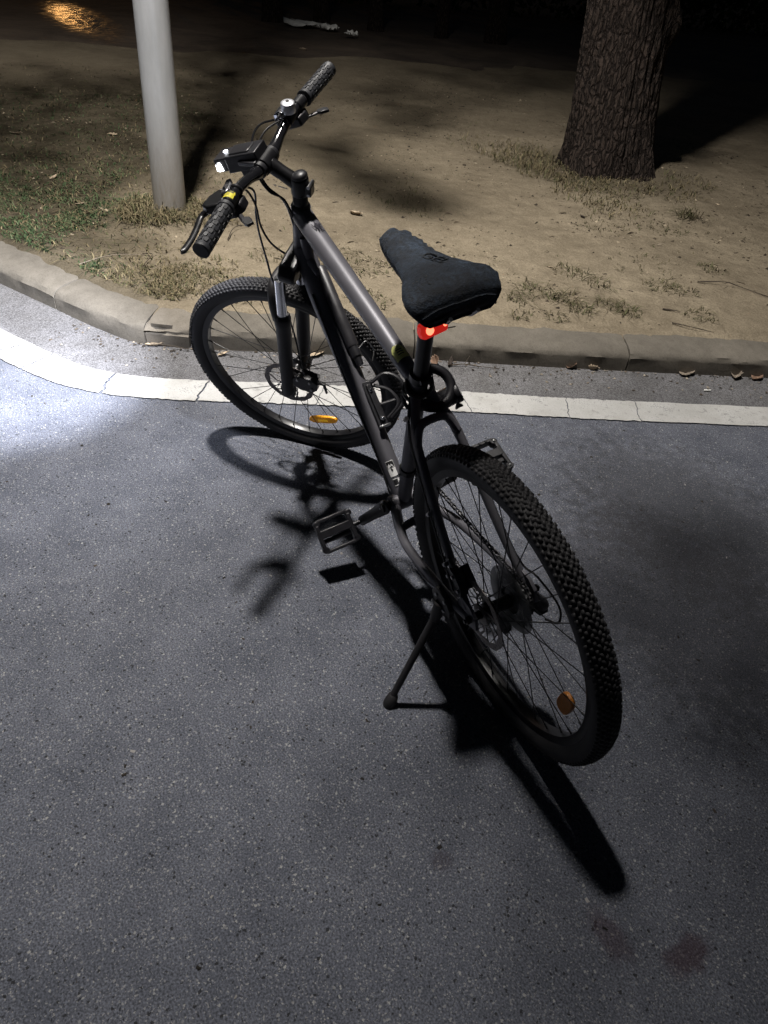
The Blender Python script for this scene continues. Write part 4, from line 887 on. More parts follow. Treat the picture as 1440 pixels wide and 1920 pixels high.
hb = b.build('handlebar', MT['gloss'], bike, ST)
gd = A((-.004 / .084, 1, -.003 / .084)); gd /= np.linalg.norm(gd)
for s in (1, -1):
    g0 = A((.8682, s * .200, 1.0327)); g1 = A((.860, s * .338, 1.029)); b = MB()
    prof = [(0, .0150), (.002, .0185), (.010, .0185), (.012, .0165), (.126, .0165), (.128, .0178), (.136, .0178), (.138, .0155)]
    d = (g1 - g0); L = np.linalg.norm(d); d /= L
    b.tube([g0 + d * q for q, r in prof], [r for q, r in prof], 24, up=(0, 0, 1))
    # raised pads of the grip pattern
    u = A((0, 0, 1.)) - d * d[2]; u /= np.linalg.norm(u); v = np.cross(d, u)
    for i in range(9):
        for k in range(9):
            a = 2 * PI * (k + .5 * (i % 2)) / 9; q = .020 + i * .0122; no = math.cos(a) * u + math.sin(a) * v; ta = -math.sin(a) * u + math.cos(a) * v
            b.prism([(-.0044, -.0036), (.0044, -.0036), (.0058, 0), (.0044, .0036), (-.0044, .0036), (-.0058, 0)], g0 + d * q + no * .0166, d, ta, .0022)
    b.build('grip', MT['grip'], hb, ST)
    # brake lever: clamp, body, blade
    dz = 0 if s > 0 else -.022
    b = MB(); b.tube([A((.8735, s * .164, 1.0325)), A((.8695, s * .197, 1.0330))], .0148, 16, up=(0, 0, 1))
    b.prism([(-.012, -.030), (.020, -.034), (.034, -.010), (.036, .022), (.020, .030), (-.010, .020)], A((.902, s * .172, 1.024 + dz * .4)), (1, 0, 0), (0, s, 0), .020)
    o = b.build('brake_lever', MT['black'], hb, ST, bevel=.004)
    b = MB(); P = smooth([(.930, s * .180, 1.016 + dz), (.950, s * .196, 1.008 + dz), (.944, s * .232, 1.005 + dz), (.938, s * .268, 1.004 + dz), (.936, s * .302, 1.005 + dz), (.938, s * .306, 1.006 + dz)], 4)
    b.tube(P, np.interp(np.linspace(0, 1, len(P)), [0, .2, .8, .95, 1], [.010, .0090, .0092, .0090, .005]), 12, up=(0, 0, 1), flat=.65); b.build('lever_blade', MT['black'], hb, ST)
    # shifter: body under the bar with gear window and thumb paddles
    b = MB(); b.prism([(-.020, -.026), (.018, -.028), (.026, -.006), (.022, .022), (-.014, .026), (-.026, .004)], A((.880, s * .168, 1.008)), (1, 0, -.15), (0, s, 0), .022)
    b.tube([A((.8745, s * .150, 1.0325)), A((.8755, s * .140, 1.0320))], .0145, 14, up=(0, 0, 1)) ; sh_ = b.build('shifter', MT['plastic'], hb, ST, bevel=.004)
    b = MB(); P = smooth([(.872, s * .176, 1.002), (.855, s * .190, 1.000), (.842, s * .203, .999)], 4); b.tube(P, [.006] * (len(P) - 1) + [.005], 8, up=(0, 0, 1), flat=.6)
    b.prism([(-.013, -.008), (.006, -.010), (.014, -.004), (.013, .007), (-.004, .010), (-.013, .006)], A((.832, s * .205, 1.000)), (.8, s * -.6, .15), (.6, s * .8, 0), .007)
    b.build('thumb_paddle', MT['plastic'], hb, ST, bevel=.002)
    b = MB(); wnd = [(.020 * math.copysign(abs(math.cos(t)) ** .6, math.cos(t)), .0105 * math.copysign(abs(math.sin(t)) ** .6, math.sin(t))) for t in np.linspace(0, 2 * PI, 20, endpoint=False)]
    wc = A((.896, s * .146, 1.036)); e1 = A((-.25, s * 1., .05)); e1 /= np.linalg.norm(e1); e2 = np.cross(e1, A((.15, 0, 1.))); e2 /= np.linalg.norm(e2)
    b.prism(wnd, wc, e1, e2, .012); b.build('gear_window', MT['gloss_clear'], hb, ST, bevel=.003)
    b = MB(); b.cyl(wc + e1 * .006 + A((0, 0, .006)), wc + e1 * .010 + A((0, 0, .0085)), .0028, 8); b.prism([(-.007, -.005), (.007, -.005), (.007, .005), (-.007, .005)], wc - e1 * .020 + A((0, 0, .003)), e1, e2, .010); b.builds('screw', MT['chrome'], hb, ST)
b = MB(); bd = A((-.010, .078, .010)); v, f = patch_on_tube(A((.8728, .168, 1.0326)), A((-.0040, .033, .0005)), A((-.3, 0, 1.)), .0153, .003, .019, -.75, 1.05, 14); b.add(v, f)
tag(b.build('sticker', MT['yellow'], hb, ST), 'bright yellow sticker round the left side of the handlebar')
b = MB(); v, f = patch_on_tube(A((.8728, .168, 1.0326)), A((-.0040, .033, .0005)), A((-.3, 0, 1.)), .0156, .004, .0035, -.5, .9, 8); b.add(v, f)
for q in (.008, .012): v, f = patch_on_tube(A((.8728, .168, 1.0326)), A((-.0040, .033, .0005)), A((-.3, 0, 1.)), .0156, q + .004, .0012, -.1, .8, 8); b.add(v, f)
b.build('print', MT['dark_print'], hb, ST)['kind'] = 'stuff'
# bell
bc = A((.869, -.128, 1.0475)); ba = A((-.22, -.05, .97)); ba /= np.linalg.norm(ba)
b = MB(); b.lathe([(.0158, -.004), (.0168, .001), (.0166, .012), (.0156, .0165), (.0130, .0182), (.006, .0190), (0, .0192)], bc, ba, 28); b.lathe([(.0150, -.001), (0, -.001)], bc, ba, 28)
bell = b.build('bell', MT['satin'], bike, ST)
b = MB(); b.lathe([(.0042, .0196), (.0042, .0202), (0, .0203)], bc, ba, 16); b.build('emblem', MT['black_print'], bell, ST)
b = MB(); b.tube([A((.8765, -.118, 1.0285)), A((.8745, -.138, 1.0305))], .0138, 14, up=(0, 0, 1)); b.cyl(bc - ba * .010, bc, .006, 10); b.tube(smooth([bc - ba * .002 + A((.006, .012, 0)), bc + A((.010, .022, .004)), bc + A((.004, .028, .008))], 3), .0026, 6); b.build('bell_clamp', MT['black'], bell, ST)
# ---- front light: body, bracket, glowing lens, switch lamp
b = MB(); hl = A((.952, .004, 1.0255)); fx_ = A((1., .0, -.10)); fx_ /= np.linalg.norm(fx_); fz_ = A((.10, 0, 1.)); fz_ /= np.linalg.norm(fz_)
def hbx(mb, x0, x1, y0, y1, z0, z1, x2=None):
    V = [hl + fx_ * x + A((0, y, 0)) + fz_ * z for z in (z0, z1) for x, y in ((x0, y0), (x1 if z == z0 or x2 is None else x2, y0), (x1 if z == z0 or x2 is None else x2, y1), (x0, y1))]
    mb.add(V, [(3, 2, 1, 0), (4, 5, 6, 7), (0, 1, 5, 4), (1, 2, 6, 5), (2, 3, 7, 6), (3, 0, 4, 7)], False)
hbx(b, -.070, .020, -.026, .026, -.024, .013, .014); hbx(b, -.010, .044, -.0235, .0235, -.019, .011, .049); hbx(b, -.050, .005, -.019, .019, .011, .016); hbx(b, -.075, -.01, -.024, .024, -.042, -.022)
head = b.build('headlight', MT['plastic'], bike, ST, bevel=.010)
b = MB(); hbx(b, .043, .055, -.021, .021, -.017, .008, .047); hbx(b, .032, .046, .016, .0260, -.016, .004, .040); hbx(b, .036, .045, -.0275, -.018, -.015, .004); b.build('lens', MT['white_led'], head, ST, bevel=.002)
b = MB(); V = hl + fx_ * .022 + fz_ * .0145; b.ball(V, .0055, 10, (1, 1, .4)); b.build('switch_lamp', MT['white_led'], head, ST)
b = MB(); b.tube([BC + (0, -.022, 0), BC + (0, -.034, 0)], .0185, 16, up=(0, 0, 1)); b.tube([BC + (0, .026, .001), BC + (0, .040, .001)], .0185, 16, up=(0, 0, 1)); b.prism([(-.01, -.03), (.03, -.03), (.04, .03), (-.01, .04)], BC + (.008, .004, .018), (1, 0, 0), (0, 1, 0), .010); b.build('light_bracket', MT['plastic'], head, ST, bevel=.002)
# ---- hanging cables at the front
b = MB()
for P in ([(.915, .165, 1.020), (.935, .12, 1.018), (.940, .06, .985), (.922, .035, .960), (.948, .032, .896), (.962, .032, .848), (.972, .036, .777), (.976, .046, .712), (.972, .052, .62), (.985, .054, .52), (1.005, .056, .43), (1.000, .066, .40)],
          [(.906, .160, 1.012), (.925, .10, 1.005), (.932, .05, .975), (.930, .040, .93), (.945, .036, .87), (.940, .034, .822), (.915, .030, .787), (.880, .026, .762)],
          [(.906, -.150, 1.018), (.930, -.10, 1.020), (.938, -.05, 1.000), (.928, -.01, .968), (.895, .018, .945), (.862, .022, .925), (.858, .020, .86), (.85, .015, .80)],
          [(.915, -.165, 1.012), (.944, -.11, 1.030), (.946, -.06, 1.020), (.93, -.02, .985), (.90, .012, .955), (.868, .016, .915), (.872, .015, .83)]):
    b.tube(smooth(P, 6), .0026, 7)
b.builds('brake_cable', MT['cable'], bike, ST)

# ---- seat post, saddle, rear light
b = MB(); b.tube([BB + SD * q for q in (.44, .56, .640, .655)], [.0152, .0152, .0152, .013], 18)
post = b.build('seat_post', MT['black'], bike)
b = MB(); pc = BB + SD * .655; b.box(pc + (.005, 0, .008), (.05, .036, .024)); b.build('saddle_clamp', MT['dsteel'], post, bevel=.004)
SY, SZ = -.010, .968
XS = [.1480, .1520, .161, .176, .196, .215, .245, .275, .310, .345, .380, .405, .422, .432, .437]
HW = [.074, .0830, .0895, .092, .087, .0775, .063, .0525, .0445, .0405, .0375, .0340, .0275, .0180, .007]
TZ = [-.024, -.014, -.0055, .001, .0045, .004, .001, -.002, -.003, -.003, -.001, .000, -.001, -.006, -.013]
def saddle(scale_w, top, skirt, inner, name, m, par, seedn=0.):
    n = 26; xs = np.interp(np.linspace(0, 1, 60), np.linspace(0, 1, len(XS)), XS); V = []
    for x in xs:
        hw = np.interp(x, XS, HW) * scale_w; tz = np.interp(x, XS, TZ); sk = skirt * np.interp(x, [.148, .18, .25, .33, .437], [.40, .60, .58, .85, .85])
        row = []
        for k in range(n + 1):
            t = k / n * 2 - 1; at_ = abs(t)
            if at_ < .78: q = at_ / .78; y = hw * q * .97; z = -.013 * q ** 2.2 - .004 * math.exp(-(q / .3) ** 2) * np.interp(x, [.14, .24, .33], [1, .6, 0])
            else: q = (at_ - .78) / .22; y = hw * (.97 + .03 * math.sin(q * PI * .7)) - inner * q ** 2; z = -.013 - sk * q
            p = A((x, math.copysign(y, t) + SY - .07 * (x - .15), SZ + tz + z + top))
            if seedn:
                w_ = .0026 * noise.noise(Vector((x * 34, p[1] * 60, seedn))) + .0016 * noise.noise(Vector((x * 95, p[1] * 60, seedn + 4)))
                fr_ = np.interp(x, [.30, .36, .42], [0, 1, 1]); w_ += fr_ * .0028 * math.sin(x * 330 + 5 * noise.noise(Vector((x * 20, p[1] * 40, 3)))) * (1 - at_ * .4)
                p[2] += w_; p[1] += w_ * (.8 if at_ > .75 else .1) * math.copysign(1, t)
            row.append(p)
        V += row
    m_ = n + 1; F = [(i * m_ + k, i * m_ + k + 1, (i + 1) * m_ + k + 1, (i + 1) * m_ + k) for i in range(len(xs) - 1) for k in range(n)]
    F += [tuple(k for k in range(m_)), tuple((len(xs) - 1) * m_ + k for k in range(n, -1, -1))]
    b = MB(); b.add(V, F); return b.build(name, m, par, auto=False)
sadl = saddle(.90, -.008, .022, .012, 'saddle', MT['plastic'], bike)
cov = saddle(1.0, 0, .046, .016, 'saddle_cover', MT['cloth'], sadl, 2.7)
b = MB()
for s in (1, -1): b.tube(smooth([(.135, s * .026 + SY, .925), (.17, s * .022 + SY, .905), (.27, s * .022 + SY, .905), (.36, s * .012 + SY, .935)], 4), .0035, 8)
b.builds('saddle_rail', MT['steel'], sadl)
b = MB(); b.tube(smooth([(.165, -.05 + SY, .925), (.150, -.068 + SY, .918), (.175, -.075 + SY, .915)], 4), .0022, 6); b.tube([(.172, -.072, .925), (.168, -.076, .905)], [.003, .0012], 6); b.builds('drawstring', MT['cable'], sadl)
# the raised word on the cover
cu_ = bpy.data.curves.new('lettering', 'FONT'); cu_.body = 'GEL'; cu_.size = .034; cu_.extrude = .0006; cu_.bevel_depth = .0002; cu_.align_x = 'CENTER'; cu_.align_y = 'CENTER'; cu_.resolution_u = 3
tmp = bpy.data.objects.new('tmp', cu_); COL.objects.link(tmp); dg = bpy.context.evaluated_depsgraph_get(); me = bpy.data.meshes.new_from_object(tmp.evaluated_get(dg)); bpy.data.objects.remove(tmp)
lt = bpy.data.objects.new('lettering', me); COL.objects.link(lt); me.materials.clear(); me.materials.append(worn(mat('raised_word', (.0055, .0085, .014), .8), 60, .3))
ex_ = Vector((-.965, -.26, -.02)).normalized(); ez_ = Vector((.02, 0, 1)).normalized(); ey_ = ez_.cross(ex_).normalized()
mt = Matrix.Identity(4)
for i in range(3): mt[i][0] = ex_[i]; mt[i][1] = ey_[i]; mt[i][2] = ez_[i]
lp = (.268, -.033)
zz = SZ + np.interp(lp[0], XS, TZ) - .013 * (abs(lp[1] - SY) / (np.interp(lp[0], XS, HW) * .97)) ** 2.2
def top_z(x, y):
    c = SY - .07 * (x - .15); q = min(1, abs(y - c) / (np.interp(x, XS, HW) * .97)); return SZ + np.interp(x, XS, TZ) - .013 * (q * .78 / .78) ** 2.2 - .004 * math.exp(-(q / .3) ** 2) * np.interp(x, [.14, .24, .33], [1, .6, 0])
zlo = min(v.co.z for v in me.vertices)
for v in me.vertices:
    X_ = lp[0] + ex_.x * v.co.x + ey_.x * v.co.y; Y_ = lp[1] + ex_.y * v.co.x + ey_.y * v.co.y
    v.co = (X_, Y_, top_z(X_, Y_) + .0006 + v.co.z * .9)
lt.parent = sadl
b = MB(); g = np.random.default_rng(8)
for i in range(9): x_, y_ = .215 - g.random() * .035, .010 + g.random() * .035; b.ball((x_, y_, SZ + np.interp(x_, XS, TZ) - .013 * ((y_ - SY) / .088) ** 2.2 + .0004), .0016, 8, (1, 1, .35))
b.build('vent_holes', MT['black_print'], sadl)['kind'] = 'stuff'
# rear light behind the post
rl = A((.2245, .003, .866))
b = MB(); e1 = A((.15, -.98, 0.)); e1 /= np.linalg.norm(e1); e2 = A((.25, 0, .97))
b.prism([(-.026, -.014), (.026, -.014), (.030, 0), (.026, .014), (-.026, .014), (-.030, 0)], rl, e1, e2, .020); rlo = b.build('rear_light', MT['red_led'], bike, bevel=.005)
b = MB(); b.ball(rl + A((-.0085, 0, .002)) + e1 * -.012, .0090, 12, (.7, 1, 1)); b.ball(rl + A((-.008, 0, .003)) + e1 * .022, .0060, 12, (.7, 1, 1.2)); b.builds('lamp_glow', MT['red_hot'], rlo)
b = MB(); b.tube([BB + SD * .582, BB + SD * .604], .0175, 14); b.box(rl + (.016, 0, 0), (.014, .03, .02)); b.tube([rl + e1 * .02 + A((.0, 0, -.012)), rl + e1 * .048 + A((-.004, 0, -.016))], .0012, 5); b.build('light_bracket', MT['plastic'], rlo)

# ---- cranks, pedals, chain, gears
CA = -.8356; cd = A((math.cos(CA), 0, math.sin(CA))); cn = A((-cd[2], 0, cd[0]))
CY = -.049
b = MB(); n = 96; V = []; F = []
for k in range(n):
    a = 2 * PI * k / n; ro = .081 + (.0028 if k % 3 == 0 else -.0014)
    for r, y in ((.060, CY - .0015), (ro, CY - .0012), (ro, CY + .0012), (.060, CY + .0015)): V.append(BB + (r * math.cos(a), y, r * math.sin(a)))
for k in range(n):
    m = (k + 1) % n
    for q in range(4): F.append((k * 4 + q, k * 4 + (q + 1) % 4, m * 4 + (q + 1) % 4, m * 4 + q))
b.add(V, F, False)
for k in range(4):
    a = CA + .4 + k * PI / 2; b.tube([BB + (0, CY - .003, 0), BB + (.064 * math.cos(a), CY, .064 * math.sin(a))], [.013, .007], 8, up=(0, 1, 0), flat=.5)
b.build('chainring', MT['dsteel'], bike)
for s in (1, -1):
    y0, y1 = s * .052, s * .080; d = cd * s; p0 = BB + (0, y0 if s > 0 else -.060, 0); p1 = BB + d * .170 + (0, y1, 0)
    b = MB(); P = [p0 + (p1 - p0) * q for q in (-.10, -.06, .0, .12, .5, .92, 1.0, 1.06)]
    b.tube(P, [.008, .0155, .0185, .0175, .0145, .0140, .0135, .008], 14, up=(0, 1, 0), flat=.5); b.cyl(BB + (0, s * .036, 0), p0 + (0, s * .010, 0), .0135, 16)
    cr_o = b.build('crank', MT['black'], bike)
    if s > 0:
        b = MB(); b.ball(p0 + d * .014 + (0, .0090, .002), .0032, 8); b.ball(p0 + d * -.004 + (0, .0095, .004), .0034, 8); b.builds('bolt', MT['steel'], cr_o)
        b = MB(); q0 = p0 + d * .060 + (0, .0105, 0)
        for k in range(5): b.prism([(-.003, -.0026), (.002, -.0032), (.003, .0016), (-.001, .0030)], q0 + d * (k * .0078) + (0, .0009 * k, 0), d, cn, .0012)
        b.build('print', MT['steel'], cr_o)['kind'] = 'stuff'
    # pedal: cage of two long rails, end plates and a hollow middle
    th = R(52) if s > 0 else R(20); ax = A((0, s * 1., 0)); el = A((math.cos(th), 0, math.sin(th))); no = np.cross(ax, el)
    pc = BB + d * .170 + (0, .152 if s > 0 else -.162, 0); b = MB()
    def pbox(u, v, w_, lu, lv, lw): b.box(pc + ax * u + el * v + no * w_, (1, 1, 1), np.stack([ax * lu, el * lv, no * lw], 1))
    for v in (-.042, .042): pbox(.002, v, 0, .084, .009, .019)
    pbox(-.043, 0, 0, .011, .070, .021); pbox(.047, 0, 0, .010, .066, .021); pbox(.004, .006, 0, .086, .022, .022); pbox(.004, -.014, 0, .08, .012, .008)
    for su in (-1, 1):
        for sv in (-1, 1):
            e = pc + ax * (su * .045) + el * (sv * .036); b.tube([e - no * .0095, e + no * .0095], .0095, 10, up=(.3, .1, .9))
    for u in (-.026, -.009, .009, .026):
        for v in (-.042, .042): pbox(u, v, .010, .006, .007, .004)
    pe = b.build('pedal', MT['plastic'], bike, bevel=.0022)
    b = MB(); b.cyl(p1 + (0, s * .006, 0), pc - ax * .045, .0062, 10); b.build('pedal_axle', MT['dsteel'], pe)
    b = MB()
    for su, sv in ((-1, 1), (1, 1), (1, -1), (-1, -1)): e = pc + ax * (su * .045) + el * (sv * .036) + no * .0105; b.ball(e, .0036, 8)
    b.builds('pedal_pin', MT['steel'], pe)
# cassette, spoke guard
b = MB()
for i, (y, rr) in enumerate(zip(np.linspace(-.0255, -.055, 8), (.062, .056, .050, .044, .039, .034, .029, .025))):
    n = 72; V = []
    for k in range(n):
        a = 2 * PI * k / n; ro = rr + (.0018 if k % 3 == 0 else -.0012)
        for r, yy in ((.018, y - .0009), (ro, y - .0008), (ro, y + .0008), (.018, y + .0009)): V.append(RH + (r * math.cos(a), yy, r * math.sin(a)))
    b.add(V, [(k * 4 + q, k * 4 + (q + 1) % 4, ((k + 1) % n) * 4 + (q + 1) % 4, ((k + 1) % n) * 4 + q) for k in range(n) for q in range(4)], False)
b.build('cassette', MT['dsteel'], bike)
b = MB(); b.lathe([(.030, -.0205), (.074, -.0225), (.076, -.0215), (.074, -.0200), (.030, -.0185)], RH, seg=48, closed=True); b.build('spoke_guard', MT['shield'], bike)
# derailleur and chain
gy_ = -.044; J1 = A((.022, gy_, .268)); J2 = A((.055, gy_, .188))
b = MB(); b.tube(smooth([(-.004, -.074, .322), (-.016, -.088, .305), (-.006, -.092, .285), (.020, -.078, .270)], 4), [.012] * 3 + [.014] * 9 + [.012], 10)
b.box((-.002, -.088, .292), (.040, .022, .036), np.array(Matrix.Rotation(R(20), 3, 'Y')))
for y in (-.036, -.052): b.prism([(-.022, -.014), (.026, -.012), (.050, -.080), (.046, -.100), (.030, -.102), (.014, -.078), (-.022, .012)], A((.020, y, .275)), (1, 0, 0), (0, 0, 1), .0022)
der = b.build('derailleur', MT['plastic'], bike, bevel=.0015)
for J in (J1, J2):
    b = MB(); n = 22; V = []
    for k in range(n):
        a = 2 * PI * k / n; ro = .021 + (.0018 if k % 2 else -.0014)
        for r, y in ((.004, -.004), (ro, -.003), (ro, .003), (.004, .004)): V.append(J + (r * math.cos(a), y, r * math.sin(a)))
    b.add(V, [(k * 4 + q, k * 4 + (q + 1) % 4, ((k + 1) % n) * 4 + (q + 1) % 4, ((k + 1) % n) * 4 + q) for k in range(n) for q in range(4)], False); b.build('jockey_wheel', MT['plastic'], der)
cpath = []
R1, R2 = .081, .042
for a in np.linspace(R(95), R(-95), 24): cpath.append(BB + (R1 * math.cos(a), CY, R1 * math.sin(a)))
cpath += [J2 + (.012, 0, -.020), J2 + (-.010, 0, -.020), J2 + (-.021, 0, .004), (J1 + J2) / 2 + (-.002, 0, 0), J1 + (.021, 0, .004), J1 + (.012, 0, .019)]
for a in np.linspace(R(-70), R(-262), 16): cpath.append(RH + (R2 * math.cos(a), gy_, R2 * math.sin(a)))
cp = np.array(cpath + cpath[:1]); L = np.r_[0, np.cumsum(np.linalg.norm(np.diff(cp, axis=0), axis=1))]
nl = int(L[-1] / .0127); b = MB()
for k in range(nl):
    s0 = (k + .5) / nl * L[-1]; p = A([np.interp(s0, L, cp[:, i]) for i in range(3)]); q = A([np.interp(min(s0 + .003, L[-1]), L, cp[:, i]) for i in range(3)]) - A([np.interp(max(s0 - .003, 0), L, cp[:, i]) for i in range(3)]); q /= np.linalg.norm(q)
    z = np.cross(q, A((0, 1., 0))); wy = .0036 if k % 2 else .0026
    for y in (-wy, wy): b.prism([(-.0085, -.0025), (-.0055, -.0043), (-.002, -.003), (.002, -.003), (.0055, -.0043), (.0085, -.0025), (.0085, .0025), (.0055, .0043), (.002, .003), (-.002, .003), (-.0055, .0043), (-.0085, .0025)], p + (0, y, 0), q, z, .0011)
    b.cyl(p + q * .0063 + (0, -.004, 0), p + q * .0063 + (0, .004, 0), .0028, 6)
o = b.build('chain', MT['dsteel'], bike, auto=False); o['kind'] = 'stuff'
# front derailleur on the seat tube
b = MB(); f0 = BB + SD * .135; b.tube([f0 - SD * .009, f0 + SD * .009], .0205, 16); b.box(f0 + (-.012, -.034, -.012), (.030, .026, .022))
for y in (-.043, -.056): b.prism([(-.050, -.014), (.030, -.006), (.036, .010), (-.010, .014), (-.048, .004)], BB + (-.010, y, .088), (.95, 0, .25), (-.25, 0, .95), .002)
b.build('front_derailleur', MT['black'], bike, bevel=.001)
b = MB(); b.ball(f0 + (.005, .0215, -.012), .004, 8); b.ball(f0 + (-.020, -.040, .006), .004, 8); b.builds('bolt', MT['steel'], bike)

# ---- kickstand
KF = A((.0843, .2470, .0491))
b = MB(); b.prism([(-.030, -.020), (.030, -.026), (.040, .006), (.022, .034), (-.016, .030), (-.034, .004)], A((.082, .0885, .318)), (1, 0, 0), (0, 0, 1), .014)
b.tube([(.090, .094, .312), (.092, .100, .285), (.094, .108, .262)], [.013, .014, .011], 12)
kso = b.build('kickstand', MT['matte'], bike, bevel=.002)
b = MB(); P = [A((.094, .106, .268)), KF + (.0006, -.012, .022)]; b.tube(P, [.0088, .0078], 14); b.build('leg', MT['matte'], kso)
b = MB(); dK = (KF - P[0]); dK /= np.linalg.norm(dK); b.tube([KF - dK * .034, KF - dK * .030, KF - dK * .006, KF + dK * .004], [.009, .0125, .0150, .012], 12); b.build('rubber_foot', MT['rubber'], kso)
b = MB()
for p in ((.066, .097, .338), (.100, .097, .330), (.072, .097, .305), (.112, .1000, .300)): b.ball(p, .0048, 10, (1, .6, 1))
b.builds('bolt', MT['steel'], kso)

# ---- pump and its bracket on the right of the down tube
dd = A((.714, 0, .70)); dnl = A((-.70, 0, .714)); pc0 = A((.684, -.018, .597))
b = MB(); b.tube([pc0, pc0 + dd * .004, pc0 + dd * .205, pc0 + dd * .21], [.0145, .0155, .0155, .012], 18); pump = b.build('pump', worn(mat('dark_grey_plastic', (.030, .029, .033), .45), 40, .2), bike)
b = MB(); b.tube([pc0 - dd * .030, pc0 - dd * .026, pc0 - dd * .001], [.010, .0135, .0135], 16); b.tube([pc0 - dd * .048, pc0 - dd * .028], [.009, .011], 12); b.build('pump_head', MT['plastic'], pump)
b = MB(); b.tube(smooth([pc0 - dd * .012 + A((0, -.012, .004)), pc0 - dd * .008 + A((0, -.034, .012)), pc0 - dd * .026 + A((0, -.046, .004)), pc0 - dd * .044 + A((0, -.034, -.004))], 5), .0016, 6); b.build('strap', MT['steel'], pump)
bc_ = A((.602, -.016, .467)) + dnl * .030
b = MB(); ol = [(-.062, -.012), (.058, -.012), (.060, .010), (.030, .013), (-.058, .013)]
b.prism(ol, bc_, dd, A((0, 1., 0)) * 1, .005); b.prism([(-.058, -.006), (.050, -.006), (.050, .006), (-.058, .006)], bc_ + dnl * .006, dd, A((0, 1., 0)), .006)
for q in ([(.045, -.014, .0), (.020, -.044, .008), (-.020, -.052, .012), (-.044, -.016, .0)], [(.052, -.010, .004), (.060, -.046, .020), (.028, -.074, .03), (-.020, -.064, .026), (-.048, -.022, .008)], [(-.005, -.012, .002), (-.008, -.048, .012)]):
    b.tube(smooth([bc_ + dd * a + A((0, y, 0)) + dnl * z for a, y, z in q], 4), .0055, 8, up=(0, 0, 1), flat=.7)
cage = b.build('bracket', MT['plastic'], bike, bevel=.001)
b = MB(); b.ball(bc_ - dd * .040 + dnl * .011, .0062, 12, (1, 1, .8)); b.ball(bc_ + dd * .034 + dnl * .009, .005, 10); b.builds('screw', MT['chrome'], cage)
b = MB(); b.box(bc_ - dd * .058 + dnl * .006, (1, 1, 1), np.stack([dd * .006, A((0, .030, 0)), dnl * .008], 1)); b.build('end_clip', MT['steel'], cage, bevel=.001)

# ================================================================== CABLE LOCK wound round the seat tube
lock = empty('cable_lock'); lock.rotation_euler = bike.rotation_euler
tag(lock, 'black coiled cable lock with a round barrel hanging round the seat tube under the saddle', 'lock')
vx = A((-.68, .12, .72)); vx /= np.linalg.norm(vx)                       # the big loop faces backwards and up
e1 = np.cross(vx, A((0, 1., 0))); e1 /= np.linalg.norm(e1); e2 = np.cross(vx, e1)
lc = A((.294, -.024, .691))
b = MB(); P = [lc + .0395 * (math.cos(a) * e1 + math.sin(a) * e2) for a in np.linspace(0, 2 * PI, 40, endpoint=False)]
b.tube(P, .0102, 12, closed=True); b.build('cable_loop', MT['plastic'], lock)
b = MB(); tc2 = BB + SD * .432
for k, (dz, tl) in enumerate(((.000, .5), (-.016, .3), (-.030, .62))):
    c = tc2 + SD * dz; u1 = A((1., 0, .33 + tl * .3)); u1 /= np.linalg.norm(u1); u2 = A((0, 1., -.5 * tl)); u2 /= np.linalg.norm(u2)
    b.tube([c + (.027 + .003 * k) * (math.cos(a) * u1 + math.sin(a) * u2) for a in np.linspace(0, 2 * PI, 28, endpoint=False)], .0042, 8, closed=True)
b.builds('cable_turn', MT['plastic'], lock)
kb = A((.283, -.054, .664)); ka = A((-.25, -.90, .35)); ka /= np.linalg.norm(ka)
b = MB(); b.lathe([(0, -.026), (.016, -.026), (.0195, -.021), (.0195, .014), (.0215, .016), (.0215, .023), (.019, .026), (0, .026)], kb, ka, 20); b.build('lock_barrel', MT['plastic'], lock)
b = MB(); kt = kb + ka * .016 + A((-.008, 0, -.020)); b.prism([(-.004, .010), (.004, .010), (.004, -.002), (.009, -.010), (-.009, -.010), (-.004, -.002)], kt, ka, A((.1, .3, 1.)), .007); b.build('key_cap', MT['plastic'], lock, bevel=.001)
b = MB(); b.box(A((.303, -.026, .712)), (.006, .012, .010)); b.box(A((.312, -.024, .724)), (.006, .008, .006)); b.builds('plate', MT['steel'], lock)

# the headlight's own beam
hw_ = Matrix.Rotation(.0055, 4, 'Y') @ Matrix.Rotation(-.1964, 4, 'X') @ _S
p0 = hw_ @ Vector(hl + fx_ * .062 - fz_ * .002); p1 = hw_ @ Vector(hl + fx_ * 1.0 + A((0, 0, HEAD_DROP)))
spot('headlight_beam', p0, p1, HEAD_W, (.89, .915, 1), HEAD_CONE, 1.0, .012)
spot('headlight_spill', p0, p1, HEAD_SPILL, (.89, .915, 1), 140, 1.0, .012)

